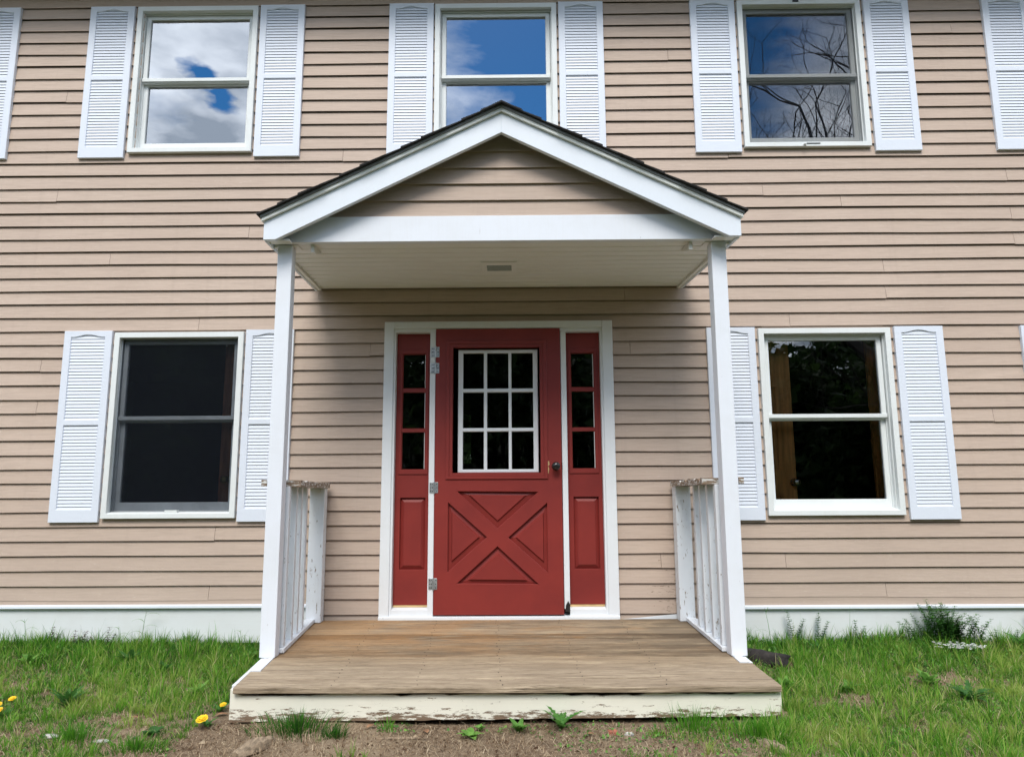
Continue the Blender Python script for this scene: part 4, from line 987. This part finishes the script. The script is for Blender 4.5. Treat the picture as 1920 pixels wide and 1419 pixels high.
shard('driftwood', (1.29, -1.80), .17, .055, .030, -1.05, 'weathered split wood piece in the grass under the right end of the step', 'wood', 9)
shard('stick', (-.42, -1.66), .26, .010, .007, .05, 'thin dry twig lying on the soil before the step', 'stick', 14)
shard('stick', (.95, -1.60), .10, .008, .006, -.6, 'short pale twig beside the brick fragment', 'stick', 19)
def dead_leaf(c, s, az, label):
    mb = MB(); leaf_strip(mb, (c[0], c[1], gzs(*c) + .012), az, s, s * .5, .35, 0, 7, .8)
    tag(mb.build('dead_leaf', DLEAF, None, fix=False), label, 'leaf')
dead_leaf((-1.82, -1.44), .055, .1, 'curled reddish brown dead leaf on the left lawn')
dead_leaf((-.60, -1.56), .06, .8, 'pale brown dead leaf under the step board')
dead_leaf((-.30, -1.60), .055, 2.0, 'brown dead leaf on the soil below the middle of the step')
dead_leaf((.50, -1.66), .05, 3.0, 'small brown dead leaf left of the brick fragment')
dead_leaf((-1.40, -1.40), .06, .4, 'rusty dead leaf tucked against the left corner of the step')

# ------------------------------------------------------------------ trees that the panes mirror, behind the camera
def bare_tree(x, y, H, seed, label, spread=.55, depth=8):
    rr = random.Random(seed); z = gzs(x, y); root = empty('bare_tree', (x, y, z), label, 'tree')
    trunk = MB(); br = MB()
    def grow(p, d, L, r, lv):
        n = 3; pts = [p]; q = p; dd = d.copy()
        for i in range(n):
            dd = (dd + Vector((rr.uniform(-1, 1), rr.uniform(-1, 1), rr.uniform(-.4, .8))) * .16).normalized(); q = q + dd * L / n; pts.append(q)
        (trunk if lv < 2 else br).tube(pts, [r * (1 - .35 * i / n) for i in range(n + 1)], 6 if lv < 3 else 3)
        if lv >= depth: return
        for k in range(3 if lv < 5 else 2):
            side = Vector((rr.uniform(-1, 1), rr.uniform(-1, 1), rr.uniform(-.25, .9))).normalized()
            grow(pts[-1] if k == 0 else pts[rr.randint(1, n)], (dd * (1 - spread) + side * spread).normalized(), L * rr.uniform(.62, .86), r * (.68 if k == 0 else .52), lv + 1)
    grow(Vector((x, y, z)), Vector((rr.uniform(-.1, .1), rr.uniform(-.1, .1), 1)), H * .24, H * .017, 0)
    trunk.build('trunk', BARK, root, fix=False); br.build('crown', BARK, root, fix=False)
bare_tree(10.7, -13.5, 19.0, 4, 'tall bare tree right behind the viewpoint, mirrored in the upper right window')
bare_tree(12.8, -17.5, 19.0, 9, 'second bare tree farther right behind the viewpoint')
def leafy_tree_mesh(seed, H):
    rr = np.random.default_rng(seed); n = 17000
    cl = rr.normal(0, 1, (40, 3)) * np.array([H * .22, H * .22, H * .24]) + np.array([0, 0, H * .48])
    c = cl[rr.integers(0, 34, n)] + rr.normal(0, 1, (n, 3)) * H * .055
    c[:, 2] = np.abs(c[:, 2]) + .05; s = H * .019
    V = (c[:, None] + rr.normal(0, 1, (n, 3, 3)) * s); F = np.arange(n * 3).reshape(-1, 3)
    cr_ = np_mesh('crown', V.reshape(-1, 3), F, np.repeat(rr.random(n), 3), TREEG)
    mb = MB(); mb.tube([(0, 0, -.2), (.05, 0, H * .25), (.0, .1, H * .55), (.1, 0, H * .85)], [H * .022, H * .017, H * .010, H * .003], 7)
    rs = random.Random(seed)
    for i in range(9):
        zz_ = H * rs.uniform(.25, .65); a = rs.uniform(0, 6.28); l = H * rs.uniform(.15, .28)
        mb.tube([(0, 0, zz_), (l * .5 * math.cos(a), l * .5 * math.sin(a), zz_ + l * .4), (l * math.cos(a), l * math.sin(a), zz_ + l * .7)], [H * .008, H * .005, H * .002], 5)
    tm = bpy.data.meshes.new('trunk'); tm.from_pydata(mb.v, [], mb.f); tm.materials.append(BARK); return cr_, tm
TM = [leafy_tree_mesh(1, 7.6), leafy_tree_mesh(2, 8.4), leafy_tree_mesh(3, 7.0)]
k = 0
rt = random.Random(3); spots = []
for row, (yy, stp) in enumerate(((-21, 3.3), (-24, 3.5), (-27.5, 3.6))):
    x = -30
    while x < 31: spots.append((x + rt.uniform(-.6, .6), yy + rt.uniform(-1, 1), rt.randint(0, 2))); x += stp
for sx in (-1, 1):
    for yy in (-17, -13, -9, -5): spots.append((sx * (22 + rt.uniform(-1, 1)), yy, rt.randint(0, 2)))
for x, y, m_ in spots:
    z = gzs(x, y); side = 'left' if x < 0 else 'right'
    r_ = empty('leafy_tree', (x, y, z), 'dark leafy tree in the row across the yard behind the viewpoint', 'tree', group='trees across the yard behind the viewpoint'); r_.rotation_euler.z = k * 1.3
    for nm, me in (('crown', TM[m_][0]), ('trunk', TM[m_][1])):
        o = bpy.data.objects.new(nm, me); COL.objects.link(o); o.parent = r_
    k += 1
r_ = empty('leafy_tree', (-2.2, 13, gzs(-2.2, 13)), 'leafy tree behind the house glimpsed through the door window', 'tree')
for nm, me in (('crown', TM[1][0]), ('trunk', TM[1][1])):
    o = bpy.data.objects.new(nm, me); COL.objects.link(o); o.parent = r_
